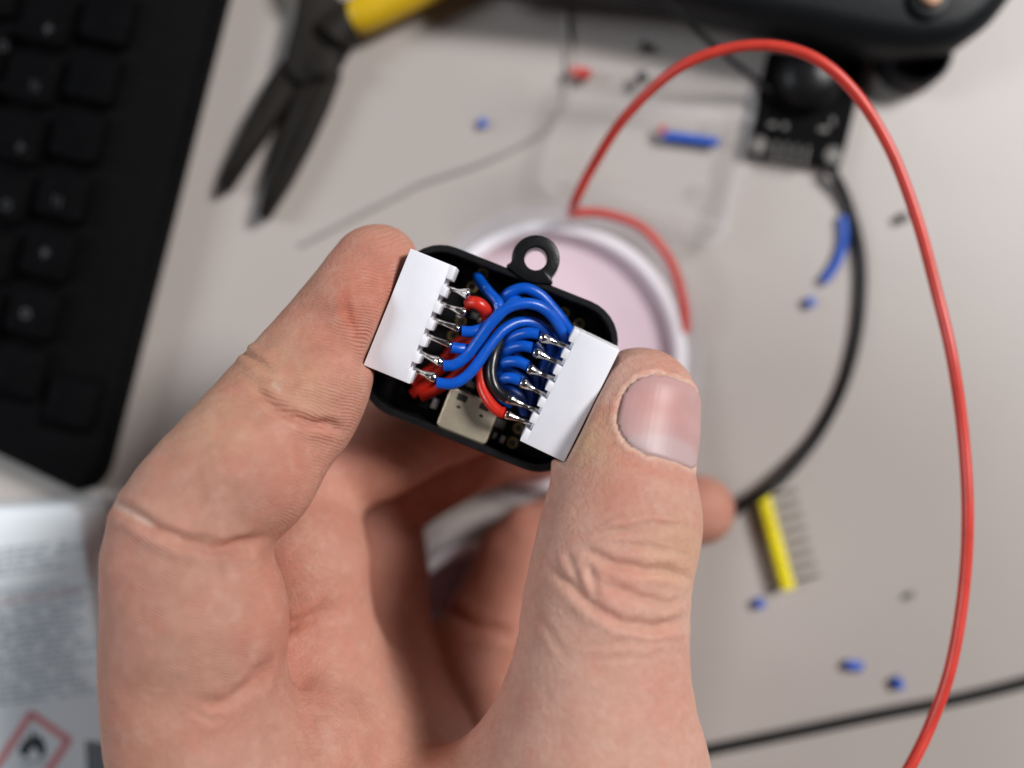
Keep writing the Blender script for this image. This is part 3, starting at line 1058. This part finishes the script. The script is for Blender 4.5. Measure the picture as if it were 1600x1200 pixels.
def skin_material():
    m = bpy.data.materials.new('skin')
    m.use_nodes = True
    nt = m.node_tree
    L = nt.links.new
    b = nt.nodes['Principled BSDF']
    b.inputs['Roughness'].default_value = 0.5
    b.inputs['Specular IOR Level'].default_value = 0.28
    b.inputs['Subsurface Weight'].default_value = 0.55
    b.inputs['Subsurface Radius'].default_value = (1.0, 0.36, 0.22)
    b.inputs['Subsurface Scale'].default_value = 0.0017
    tc = nt.nodes.new('ShaderNodeTexCoord')

    def attr(n):
        a = nt.nodes.new('ShaderNodeAttribute')
        a.attribute_name = n
        return a.outputs['Fac']

    def noise(scale, detail=4, rough=0.55):
        n = nt.nodes.new('ShaderNodeTexNoise')
        n.inputs['Scale'].default_value = scale
        n.inputs['Detail'].default_value = detail
        n.inputs['Roughness'].default_value = rough
        L(tc.outputs['Object'], n.inputs['Vector'])
        return n.outputs['Fac']

    def mix(fac, a, bcol):
        x = nt.nodes.new('ShaderNodeMix')
        x.data_type = 'RGBA'
        x.clamp_factor = True
        if hasattr(fac, 'node'): L(fac, x.inputs[0])
        else: x.inputs[0].default_value = fac
        if hasattr(a, 'node'): L(a, x.inputs[6])
        else: x.inputs[6].default_value = a
        if hasattr(bcol, 'node'): L(bcol, x.inputs[7])
        else: x.inputs[7].default_value = bcol
        return x.outputs[2]

    def math_(op, a, bb):
        x = nt.nodes.new('ShaderNodeMath')
        x.operation = op
        for i, v in enumerate((a, bb)):
            if hasattr(v, 'node'): L(v, x.inputs[i])
            else: x.inputs[i].default_value = v
        return x.outputs[0]

    def rng_(v, a, b2, c, d):
        x = nt.nodes.new('ShaderNodeMapRange')
        L(v, x.inputs['Value'])
        x.inputs['From Min'].default_value = a
        x.inputs['From Max'].default_value = b2
        x.inputs['To Min'].default_value = c
        x.inputs['To Max'].default_value = d
        return x.outputs['Result']

    base = mix(rng_(noise(140, 5), 0.35, 0.65, 0, 1), (0.455, 0.235, 0.165, 1), (0.54, 0.30, 0.22, 1))
    base = mix(rng_(noise(60, 3), 0.45, 0.7, 0, 0.5), base, (0.53, 0.245, 0.185, 1))
    base = mix(rng_(noise(38, 4), 0.48, 0.7, 0, 0.45), base, (0.46, 0.285, 0.235, 1))
    base = mix(math_('MULTIPLY', attr('thm'), 0.6), base, (0.68, 0.425, 0.345, 1))
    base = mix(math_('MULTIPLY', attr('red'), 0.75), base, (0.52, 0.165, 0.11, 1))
    base = mix(math_('MULTIPLY', attr('yel'), 0.7), base, (0.58, 0.39, 0.21, 1))
    base = mix(math_('MULTIPLY', attr('pale'), rng_(noise(1600, 3), 0.3, 0.6, 0.3, 1.0)), base, (0.78, 0.66, 0.56, 1))
    # fine mottling
    base = mix(rng_(noise(900, 4), 0.35, 0.7, 0.0, 0.26), base, (0.38, 0.17, 0.115, 1))
    base = mix(rng_(noise(420, 4), 0.5, 0.8, 0.0, 0.30), base, (0.66, 0.44, 0.35, 1))
    base = mix(rng_(noise(230, 3), 0.52, 0.78, 0.0, 0.4), base, (0.56, 0.20, 0.155, 1))
    L(base, b.inputs['Base Color'])
    L(rng_(noise(1300, 3), 0.3, 0.7, 0.48, 0.68), b.inputs['Roughness'])
    # friction ridges
    ph = math_('ADD', attr('ridge'), math_('MULTIPLY', math_('SUBTRACT', noise(220, 1), 0.5), 1.7))
    sn = math_('SINE', math_('MULTIPLY', ph, 2 * math.pi / 0.50), 0.0)
    rh = math_('MULTIPLY', math_('MULTIPLY', sn, math_('MULTIPLY', attr('rmask'), rng_(noise(350, 2), 0.35, 0.6, 0.25, 1.0))), 0.62)
    vor = nt.nodes.new('ShaderNodeTexVoronoi')
    vor.feature = 'DISTANCE_TO_EDGE'
    vor.inputs['Scale'].default_value = 950
    L(tc.outputs['Object'], vor.inputs['Vector'])
    cells = rng_(vor.outputs['Distance'], 0.0, 0.12, -0.6, 0.0)
    inv = math_('SUBTRACT', 1.0, attr('rmask'))
    h = math_('ADD', rh, math_('MULTIPLY', cells, math_('MULTIPLY', inv, 0.7)))
    h = math_('ADD', h, math_('MULTIPLY', noise(2200, 3), 1.5))
    h = math_('ADD', h, math_('MULTIPLY', noise(420, 3), 1.5))
    bp = nt.nodes.new('ShaderNodeBump')
    bp.inputs['Strength'].default_value = 0.7
    bp.inputs['Distance'].default_value = 0.00013
    L(h, bp.inputs['Height'])
    L(bp.outputs['Normal'], b.inputs['Normal'])
    return m


M['skin'] = skin_material()
hme.materials.append(M['skin'])
hand = bpy.data.objects.new('hand', hme)
COL.objects.link(hand)
props(hand, 'bare left hand holding the black case between index fingertip and thumb', 'hand')

# ---- thumbnail: a curved plate lying on the thumb
ns, nw = 44, 44
S_ = np.linspace(NL0 - 0.1, NL1 + 0.15, ns)
Wd = np.linspace(-NWID, NWID, nw)
gs, gw = np.meshgrid(S_, Wd, indexing='ij')
gs, gw = gs.ravel(), gw.ravel()
ang = gw / NAIL_R
dirs = np.cos(ang)[:, None] * dors + np.sin(ang)[:, None] * lat
orig = NC + gs[:, None] * tdir
tt = np.full(len(gs), 7.0)
for _ in range(40):
    tt += 0.9 * hand_sdf((orig + dirs * tt[:, None]).astype(f32)) * -1.0
nedge = nail_edge(gs, gw)
# smooth the plate so it does not copy every lump of the flesh
T2 = tt.reshape(ns, nw)
for _ in range(12):
    Tp = np.pad(T2, 1, mode='edge')
    T2 = (Tp[:-2, 1:-1] + Tp[2:, 1:-1] + Tp[1:-1, :-2] + Tp[1:-1, 2:] + 2 * T2) / 6
tt = T2.ravel()
lift = 0.16 + 0.22 * np.clip(-nedge / 1.2, 0, 1) ** 0.6 + 0.10 * (gs - NL0) / (NL1 - NL0)
lift = np.where(nedge > -0.12, -0.45, lift)
NV = orig + dirs * (tt + lift)[:, None]
faces = []
keep = (nedge < 0.35).reshape(ns, nw)
for i in range(ns - 1):
    for j in range(nw - 1):
        if keep[i, j] and keep[i + 1, j] and keep[i, j + 1] and keep[i + 1, j + 1]:
            faces.append((i * nw + j, i * nw + j + 1, (i + 1) * nw + j + 1, (i + 1) * nw + j))
used = sorted({k for q in faces for k in q})
rem = {k: i for i, k in enumerate(used)}
faces = [tuple(rem[k] for k in q) for q in faces]


def nail_material():
    m = mat('nail', (0.50, 0.305, 0.295, 1), 0.44, var=0.06, nscale=250, bump=0.0, spec=0.35, sss=0.35, sssr=(1, 0.4, 0.3), ssscale=0.0012)
    nt = m.node_tree
    b = nt.nodes['Principled BSDF']
    src = b.inputs['Base Color'].links[0].from_socket
    a = nt.nodes.new('ShaderNodeAttribute'); a.attribute_name = 'lunula'
    mx = nt.nodes.new('ShaderNodeMix'); mx.data_type = 'RGBA'
    nt.links.new(a.outputs['Fac'], mx.inputs[0])
    nt.links.new(src, mx.inputs[6])
    mx.inputs[7].default_value = (0.50, 0.37, 0.37, 1)
    a2 = nt.nodes.new('ShaderNodeAttribute'); a2.attribute_name = 'rosy'
    mx2 = nt.nodes.new('ShaderNodeMix'); mx2.data_type = 'RGBA'
    nt.links.new(a2.outputs['Fac'], mx2.inputs[0])
    nt.links.new(mx.outputs[2], mx2.inputs[6])
    mx2.inputs[7].default_value = (0.52, 0.20, 0.175, 1)
    nt.links.new(mx2.outputs[2], b.inputs['Base Color'])
    n = nt.nodes.new('ShaderNodeAttribute'); n.attribute_name = 'groove'
    bp = nt.nodes.new('ShaderNodeBump'); bp.inputs['Strength'].default_value = 0.10; bp.inputs['Distance'].default_value = 0.00004
    nt.links.new(n.outputs['Fac'], bp.inputs['Height'])
    nt.links.new(bp.outputs['Normal'], b.inputs['Normal'])
    return m


nail = make('thumbnail', NV[used], faces, nail_material(), hand)
for nm, arr in (('lunula', 0.85 / (1 + np.exp(-((NL0 + 3.2 - 0.03 * gw ** 2) - gs) * 5))),
                ('rosy', 0.45 * np.exp(-((gs - 1.0) / 2.6) ** 2 - ((gw + 3.0) / 3.8) ** 2)),
                ('groove', np.sin(gw * 9) + 0.5 * np.sin(gw * 23 + 1))):
    a_ = nail.data.attributes.new(nm, 'FLOAT', 'POINT')
    a_.data.foreach_set('value', np.ascontiguousarray(arr[used], f32))
nail['label'] = 'short pinkish thumbnail with a pale half moon'

# ================================================================ things on the table


def thing_tube(name, pts, r, m, label, cat, group=None, sides=12, sub=8):
    P = [at(x, y, z) for x, y, z in pts]
    loc = P[0].copy()
    fr = Fr(loc)
    o = MB().tube(P, r, sides, True, sub).build(name, M[m], None, fr)
    o.location = Vector(loc) * MM
    props(o, label, cat, group)
    return o


# ---- round plastic cups


def cup(px, py, rim_r, base_r, h, label):
    zc = 0.0
    c = at(px, py, h)
    c[2] = 0
    root = empty('plastic_cup', c)
    props(root, label, 'cup', 'round white plastic cups')
    MB().lathe([(base_r, 0.05), (base_r, 1.6), (base_r - 0.5, 2.0), (rim_r + 0.6, 2.0), (rim_r + 0.4, 3.0)], 96).build('base_flange', M['cup_flange'], root)
    MB().lathe([(rim_r + 0.4, 2.4), (rim_r, h - 0.5), (rim_r - 0.4, h), (rim_r - 1.8, h), (rim_r - 2.2, h - 0.4), (rim_r - 2.6, 1.9)], 96).build('cup_wall', M['white_cup'], root)
    MB().lathe([(rim_r - 2.55, 1.7), (rim_r - 4, 1.25), (0.01, 1.2)], 96).build('cup_floor', M['pink_floor'], root)
    return root


cup(862, 557, 25.4, 29.0, 4.6, 'round white plastic cup with pinkish floor, behind the case and thumb')
cup(775, 1058, 25.4, 29.0, 4.6, 'round white plastic cup seen in the gap between the curled fingers')

# ---- long red wire
thing_tube('red_wire', [(1071, 520, 4), (1067, 470, 5), (1047, 408, 6), (1005, 357, 7), (950, 335, 8), (912, 332, 8.6), (893, 334, 9), (894, 330, 10), (899, 314, 17), (925, 262, 22), (975, 185, 29), (1050, 113, 35), (1130, 78, 38),
                        (1210, 72, 40), (1280, 95, 41), (1340, 150, 41), (1392, 235, 41), (1432, 340, 41), (1462, 450, 41), (1488, 560, 42), (1505, 680, 42), (1512, 800, 43), (1506, 920, 43), (1486, 1040, 44), (1455, 1130, 44), (1418, 1205, 45), (1360, 1300, 45)],
           0.88, 'long_red', 'long bright red wire looping up from the cup and down the right side', 'wire')
# ---- black wire from the module to the header
thing_tube('black_wire', [(1298, 262, 2.6), (1322, 310, 1.2), (1342, 380, 1.0), (1346, 450, 1.0), (1338, 530, 1.0), (1315, 610, 1.0), (1275, 685, 1.6), (1225, 745, 4.0), (1190, 772, 4.9), (1155, 795, 3.4), (1110, 830, 1.2)],
           0.95, 'cable', 'thin black wire curving from the sensor module to the yellow pin header', 'wire')
# ---- black cable lower right
thing_tube('black_cable', [(1000, 1196, 1.7), (1110, 1172, 1.7), (1250, 1143, 1.7), (1380, 1116, 1.7), (1500, 1092, 1.7), (1620, 1062, 1.7), (1760, 1020, 1.7)],
           1.1, 'cable', 'thicker black cable lying across the lower right corner of the table', 'cable')
# ---- cable at the top
thing_tube('dark_cable', [(1000, -40, 30), (1035, -4, 29), (1085, 45, 22), (1135, 88, 12), (1185, 128, 5), (1215, 155, 3)],
           0.55, 'cable', 'thin dark cable running down from the black housing to the sensor module', 'cable')
# ---- thin grey wire
thing_tube('grey_strand', [(884, -30, 0.5), (886, 40, 0.5), (887, 110, 0.5), (879, 165, 0.5), (850, 203, 0.5), (800, 232, 0.5), (740, 258, 0.5), (660, 285, 0.5), (620, 305, 0.5), (560, 335, 0.5), (470, 382, 0.4)],
           0.42, 'grey_wire', 'thin grey strand bending across the table behind the fingertip', 'strand')

# ---- offcuts of blue wire
for (pts, r, lab) in (
        ([(1316, 338, 0.85), (1318, 372, 0.85), (1308, 408, 0.85), (1286, 440, 0.85)], 0.85, 'curved blue wire offcut beside the black wire'),
        ([(1263, 465, 0.9), (1268, 479, 0.9)], 0.95, 'short blue wire bit just below the curved blue offcut'),
        ([(1183, 936, 0.9), (1188, 949, 0.9)], 0.95, 'short blue wire bit at the lower end of the yellow header'),
        ([(1322, 1038, 0.9), (1346, 1042, 0.9)], 0.95, 'left of the two blue bits above the lower right cable'),
        ([(1398, 1059, 0.9), (1406, 1075, 0.9)], 0.95, 'right of the two blue bits above the lower right cable'),
        ([(752, 186, 0.8), (757, 199, 0.8)], 0.8, 'small blue wire bit alone between pliers and clear case')):
    thing_tube('wire_offcut', pts, r, 'blue', lab, 'wire offcut', 'offcuts of blue wire', 12, 6)
for (x, y, r, m, lab) in ((1408, 341, 0.9, 'dark_bit', 'dark scrap beside the red wire on the right'), (1421, 930, 0.6, 'grey_bit', 'tiny grey speck below the red wire bend on the right')):
    thing_tube('scrap', [(x - 5, y + 3, r * 0.7), (x, y, r * 0.9), (x + 6, y - 3, r * 0.7)], r, m, lab, 'scrap', None, 7, 3)

# ---- yellow pin header
h0, h1 = at(1190, 770, 2), at(1231, 921, 2)
hv = h1 - h0
hl = np.linalg.norm(hv)
hrz = math.atan2(hv[1], hv[0])
hc = h0.copy(); hc[2] = 0
hdr = empty('pin_header', hc, hrz)
props(hdr, 'yellow eight pin header strip lying on the table beside the little finger', 'pin header')
pitch = hl / 8
for k in range(8):
    x0 = k * pitch
    seg = MB().prism(round_poly([(x0 + 0.12, -1.3), (x0 + pitch - 0.12, -1.3), (x0 + pitch - 0.12, 1.3), (x0 + 0.12, 1.3)], 0.7, 3), 0.9, 3.4, 0.25)
    seg.build('plastic_segment', M['yellow'], hdr)
    MB().tube([(x0 + pitch / 2, -2.2, 2.2), (x0 + pitch / 2, 6.4, 2.0)], 0.32, 6, True, 1).build('pin', M['pin_steel'], hdr)

# ---- sensor module
sc0 = at(1258, 172, 2); sc0[2] = 0
sfr = Fr(sc0)
mod = empty('sensor_module', sc0)
props(mod, 'small black sensor board with round dome, tucked under the black housing', 'sensor module')
poly = [sfr.loc(at(x, y, 2))[:2] for x, y in ((1200, 80), (1352, 98), (1312, 264), (1164, 240))]
MB().prism(round_poly(poly, 0.8, 3), 1.0, 2.6, 0.1).build('circuit_board', M['module_board'], mod)
c = sfr.loc(at(1268, 118, 6))
MB().lathe([(6.2, 2.55), (6.2, 5.0), (5.6, 6.6), (4.4, 7.6), (2.2, 8.2), (0.01, 8.4)], 32, (c[0], c[1])).build('dome', M['black_plastic'], mod)
for x, y in ((1186, 227), (1303, 243)):
    c = sfr.loc(at(x, y, 2.6))
    MB().lathe([(0.8, 2.5), (0.8, 2.68), (1.75, 2.68), (1.75, 2.5)], 20, (c[0], c[1])).build('mounting_hole', M['chip'], mod)
    MB().lathe([(0.01, 2.64), (0.8, 2.64)], 16, (c[0], c[1])).build('hole_opening', M['dark_solder'], mod)
for k in range(4):
    a, b = sfr.loc(at(1214 + k * 16, 222 + k * 2.5, 3)), sfr.loc(at(1208 + k * 16, 254 + k * 2.5, 3))
    MB().tube([a + (0, 0, 0.2), b], 0.30, 6, True, 1).build('pin', M['dark_solder'], mod)
for x, y, w, hh in ((1205, 196, 1.6, 0.9), (1225, 198, 1.0, 1.2), (1285, 203, 2.0, 1.0), (1300, 190, 0.9, 1.4)):
    c = sfr.loc(at(x, y, 2.6))
    MB().prism(rrect(w, hh, 0.15, 2, (c[0], c[1])), 2.5, 3.1, 0.1).build('surface_component', M['chip'], mod)

# ---- black housing at the top
hb = at(1270, 0, 20); hb[2] = 0
hfr = Fr(hb)
hous = empty('black_housing', hb)
props(hous, 'large rounded black plastic housing with a brass screw at the top right', 'housing')
ZH = 17
out = [(735, -8), (860, 4), (1000, 18), (1075, 33), (1150, 50), (1240, 68), (1340, 90), (1410, 99), (1475, 92), (1522, 58), (1548, 25), (1580, -20), (1640, -140), (1600, -300), (735, -300)]
poly = [hfr.loc(at(x, y, 7.5))[:2] for x, y in out]
MB().prism(round_poly(poly, 3, 4), 7, ZH, 4.0).build('body', M['housing'], hous, edge=50)
c = hfr.loc(at(1428, 85, 4))
MB().lathe([(0.01, 0.05), (6.4, 0.05), (6.8, 1.0), (6.6, 6.0), (5.8, 7.2)], 32, (c[0], c[1])).build('rubber_foot', M['housing'], hous)
c = hfr.loc(at(900, -80, 4))
MB().lathe([(0.01, 0.05), (6.4, 0.05), (6.8, 1.0), (6.6, 6.0), (5.8, 7.2)], 32, (c[0], c[1])).build('rubber_foot', M['housing'], hous)
c = hfr.loc(at(1450, 0, ZH))
MB().lathe([(3.6, ZH - 0.5), (3.6, ZH + 1.0), (3.0, ZH + 1.3), (1.9, ZH + 1.3)], 24, (c[0], c[1])).build('screw_collar', M['housing'], hous)
MB().lathe([(1.9, ZH - 0.5), (1.9, ZH + 1.9), (1.5, ZH + 2.3), (0.01, ZH + 2.4)], 24, (c[0], c[1])).build('brass_screw', M['brass'], hous)

# ---- clear plastic case
cc = at(1010, 245, 3); cc[2] = 0
cfr = Fr(cc)
cas = empty('clear_case', cc)
props(cas, 'empty looking clear plastic case with rounded corners lying behind the cup', 'plastic case')
poly = np.array([cfr.loc(at(x, y, 6))[:2] for x, y in ((893, 92), (1192, 130), (1130, 394), (836, 300))])
rp = round_poly(poly, 5.5, 8)
a_ = 0.5 * np.sum(rp[:, 0] * np.roll(rp[:, 1], -1) - np.roll(rp[:, 0], -1) * rp[:, 1])
if a_ < 0: rp = rp[::-1]


def wall_ring(p, t, z0, z1):
    q = inset(p, t)
    n = len(p)
    v = [(x, y, z0) for x, y in p] + [(x, y, z1) for x, y in p] + [(x, y, z1) for x, y in q] + [(x, y, z0) for x, y in q]
    f = []
    for r in range(4):
        for i in range(n):
            j = (i + 1) % n
            f.append((r * n + i, r * n + j, ((r + 1) % 4) * n + j, ((r + 1) % 4) * n + i))
    return MB().add(v, f)


MB().prism(inset(rp, 1.2), 0.3, 1.0).build('floor_panel', M['clear'], cas)
wall_ring(rp, 1.2, 0.1, 6.0).build('rim_wall', M['clear_edge'], cas)
# hinge bar across the case
p0, p1 = cfr.loc(at(890, 150, 5)), cfr.loc(at(1178, 185, 5))
MB().tube([p0, (p0 + p1) / 2, p1], 0.9, 8, True, 2).build('hinge_bar', M['clear_edge'], cas)
p0, p1 = cfr.loc(at(862, 268, 5)), cfr.loc(at(1140, 355, 5))
MB().tube([p0, (p0 + p1) / 2, p1], 0.6, 8, True, 2).build('moulded_rib', M['clear_edge'], cas)
for x, y in ((1098, 290), (1120, 190), (905, 285)):
    c = cfr.loc(at(x, y, 3))
    MB().lathe([(1.5, 1.0), (1.5, 2.5), (0.9, 2.6), (0.9, 1.0)], 16, (c[0], c[1])).build('moulded_stud', M['clear_edge'], cas)

thing_tube('wire_offcut', [(1036, 212, 1.9), (1080, 217, 1.9), (1122, 223, 1.9)], 0.85, 'blue', 'straight blue wire offcut lying in the clear case', 'wire offcut', 'offcuts of blue wire')
thing_tube('wire_offcut', [(1031, 203, 2.0), (1040, 204, 2.0)], 0.8, 'red', 'tiny red bit at the end of the straight blue offcut', 'wire offcut', 'offcuts of red wire')
thing_tube('wire_offcut', [(892, 112, 2.0), (922, 116, 2.0)], 1.1, 'red', 'red wire bit in the corner of the clear case', 'wire offcut', 'offcuts of red wire')
thing_tube('scrap', [(1004, 68, 1.0), (1007, 80, 1.2)], 0.9, 'dark_bit', 'upper of two dark scraps above the clear case', 'scrap', None, 8, 3)
thing_tube('scrap', [(1000, 114, 2.4), (1004, 122, 2.6), (1008, 128, 2.4)], 1.1, 'dark_bit', 'lower of two dark scraps, inside the clear case edge', 'scrap', None, 8, 3)

# ---- pliers
pc = at(495, 95, 5); pc[2] = 0
pfr = Fr(pc)
pl = empty('needle_nose_pliers', pc)
props(pl, 'dark steel needle nose pliers with yellow grips, jaws open towards the hand', 'pliers')


def pp(pts, z): return [pfr.loc(at(x, y, z))[:2] for x, y in pts]


MB().prism(round_poly(pp([(343, 293), (355, 250), (388, 175), (424, 112), (462, 66), (515, 85), (500, 112), (462, 142), (422, 198), (388, 245), (353, 297)], 4), 0.8, 4), 0.6, 4.4, 1.0).build('jaw', M['steel'], pl, edge=50)
MB().prism(round_poly(pp([(400, 337), (415, 270), (437, 200), (460, 142), (490, 85), (530, 105), (510, 160), (482, 222), (450, 282), (413, 340)], 5), 0.8, 4), 0.9, 5.0, 1.2).build('jaw', M['steel'], pl, edge=50)
MB().prism(round_poly(pp([(440, 98), (458, 30), (470, -40), (500, -60), (520, -20), (540, 10), (548, 45), (532, 85), (502, 128), (460, 132)], 6), 2.0, 4), 0.7, 6.0, 1.0).build('joint_block', M['steel'], pl, edge=50)
c = pfr.loc(at(498, 92, 9))
MB().lathe([(2.6, 5.8), (2.6, 6.5), (2.1, 6.8), (0.01, 6.8)], 24, (c[0], c[1])).build('pivot_rivet', M['steel'], pl)
P = [pfr.loc(at(x, y, z)) for x, y, z in ((540, 32, 4.6), (565, 24, 5.0), (610, 4, 5.0), (670, -30, 5.0), (760, -80, 5.0), (880, -120, 5))]
MB().tube(P, [3.0, 3.6, 3.6, 3.9, 4.2, 4.2], 16, True, 6).build('grip', M['yellow_grip'], pl)
P = [pfr.loc(at(x, y, z)) for x, y, z in ((485, -10, 4.6), (480, -60, 5.0), (490, -140, 5.0), (530, -240, 5.0))]
MB().tube(P, [3.0, 3.4, 3.8, 4.2], 16, True, 6).build('grip', M['yellow_grip'], pl)
P = [pfr.loc(at(x, y, z)) for x, y, z in ((520, 60, 4.6), (545, 30, 4.8), (565, 20, 4.9))]
MB().tube(P, [4.2, 3.4, 2.8], 12, True, 4).build('handle_shank', M['steel'], pl)

# ---- keyboard
kc = at(120, 380, 10); kc[2] = 0
e_dir = at(150, 730, 9)[:2] - at(335, 0, 9)[:2]
krz = math.atan2(e_dir[1], e_dir[0])            # local x runs down the right edge
kfr = Fr(kc, krz)
kb = empty('keyboard', kc, krz)
props(kb, 'black keyboard with small pale legends at the left edge', 'keyboard')


def kp(x, y, z): return kfr.loc(at(x, y, z))[:2]


poly = [kp(352, -70, 9), kp(146, 745, 9), kp(120, 776, 9), kp(-130, 655, 9), kp(-130, -70, 9)]
MB().prism(round_poly(poly, [2, 6, 5, 2, 2], 6), 0.4, 8.0, 1.6).build('case', M['keyboard'], kb, edge=50)
legends = [(75, 45), (5, 72), (55, 135), (32, 230), (10, 320), (90, 315), (70, 395), (40, 490)]
keys = []
q0 = kp(70, 395, 11)
stepx = 95 / FPX * (CAMH - 10)
for i in range(-5, 4):
    for j in range(-2, 3):
        cx = q0[0] + i * stepx + (3.0 if j % 2 else 0)
        cy = q0[1] + j * stepx * 0.98
        w = np.array([cx, cy, 10])
        wp = kfr.R.T @ w + kfr.l
        px = 800 + wp[0] / (CAMH - 10) * FPX
        py = 600 - wp[1] / (CAMH - 10) * FPX
        if px < -70 or px > 165 - (py / 760.0) * 60 + 10 or py > 650 or py < -70: continue
        k = MB().prism(rrect(stepx * 0.86, stepx * 0.84, 1.3, 4, (cx, cy)), 7.8, 10.6, 1.0).build('key', M['key'], kb, edge=50)
        keys.append((px, py, k))
for n, (lx, ly) in enumerate(legends):
    k = min(keys, key=lambda t: (t[0] - lx) ** 2 + (t[1] - ly) ** 2)[2]
    ox, oy = kp(lx, ly, 10.6)
    lg = MB()
    if n % 3 == 0:
        lg.box((ox - 1.0, oy - 0.25, 10.58), (ox + 1.0, oy + 0.2, 10.63)).box((ox - 0.3, oy - 0.8, 10.58), (ox + 0.2, oy + 0.9, 10.632))
    elif n % 3 == 1:
        lg.lathe([(0.5, 10.58), (0.5, 10.63), (0.95, 10.63), (0.95, 10.58)], 16, (ox, oy))
    else:
        lg.box((ox - 1.1, oy - 0.8, 10.58), (ox + 0.7, oy - 0.4, 10.63)).box((ox - 0.9, oy + 0.2, 10.58), (ox + 1.0, oy + 0.6, 10.63))
    lg.build('legend', M['legend' if n in (0, 6, 7) else 'faint_legend'], k, smooth=False)

# ---- product box with warning label
bc_ = at(60, 1000, 12); bc_[2] = 0
e2 = at(166, 1150, 12)[:2] - at(118, 800, 12)[:2]
brz = math.atan2(e2[1], e2[0]) + math.pi / 2
bfr = Fr(bc_, brz)
box = empty('product_box', bc_, brz)
props(box, 'white printed product pack with a red flame warning diamond in the lower left', 'product pack')
ZB = 12.0
poly = [bfr.loc(at(x, y, ZB))[:2] for x, y in ((-160, 800), (128, 786), (190, 1240), (200, 1420), (-200, 1420))]
MB().prism(round_poly(poly, [2, 3.5, 2, 2, 2], 6), 0.3, ZB, 1.2).build('pack_body', M['label_white'], box, edge=50)


def bl(x, y): return bfr.loc(at(x, y, ZB))[:2]


ZP = ZB + 0.02
dia = [np.array(bl(x, y)) for x, y in ((47, 1107), (115, 1155), (45, 1260), (-22, 1212))]
dia = np.array(dia)
if 0.5 * np.sum(dia[:, 0] * np.roll(dia[:, 1], -1) - np.roll(dia[:, 0], -1) * dia[:, 1]) < 0: dia = dia[::-1]
wall_ring(round_poly(dia, 0.9, 3), 1.35, ZP - 0.05, ZP + 0.02).build('warning_diamond', M['print_red'], box, smooth=False)
fl = [(32, 1180), (30, 1168), (37, 1160), (41, 1150), (45, 1158), (51, 1138), (56, 1152), (62, 1148), (70, 1162), (72, 1178), (64, 1184), (60, 1176), (54, 1166), (47, 1172), (42, 1184)]
MB().prism([bl(x, y) for x, y in fl], ZP - 0.05, ZP + 0.02).build('flame_symbol', M['print_black'], box, smooth=False)
MB().prism([bl(x, y) for x, y in ((34, 1190), (72, 1186), (72, 1191), (34, 1195))], ZP - 0.05, ZP + 0.02).build('flame_symbol', M['print_grey'], box, smooth=False)
bar = MB()
for k in range(5):
    x = 134 + k * 7.5
    bar.prism([bl(*q) for q in ((x, 1157 + k), (x + 5.5, 1157 + k), (x + 8, 1215), (x + 2.5, 1215))], ZP - 0.05, ZP + 0.02)
bar.build('bar_code', M['print_black'], box, smooth=False)
txt = MB()
for r in range(27):
    y = 850 + r * 9.2
    if 40 < (y - 850) < 62: continue
    x = -60 + random.random() * 10
    xe = 128 + (y - 800) * 0.10 - random.random() * 40
    while x < xe:
        w = 5 + random.random() * 16
        yy = y - (x - 60) * 0.13
        txt.prism([bl(x, yy), bl(x + w, yy - w * 0.13), bl(x + w, yy - w * 0.13 + 4.2), bl(x, yy + 4.2)], ZP - 0.05, ZP + 0.015)
        x += w + (4 if random.random() < 0.8 else 18)
txt = txt.build('printed_text', M['print_grey'], box, smooth=False)
txt['kind'] = 'stuff'
MB().prism([bl(x, y) for x, y in ((-60, 948), (132, 918), (132, 923), (-60, 953))], ZP - 0.05, ZP + 0.017).build('printed_stripe', M['print_pink'], box, smooth=False)
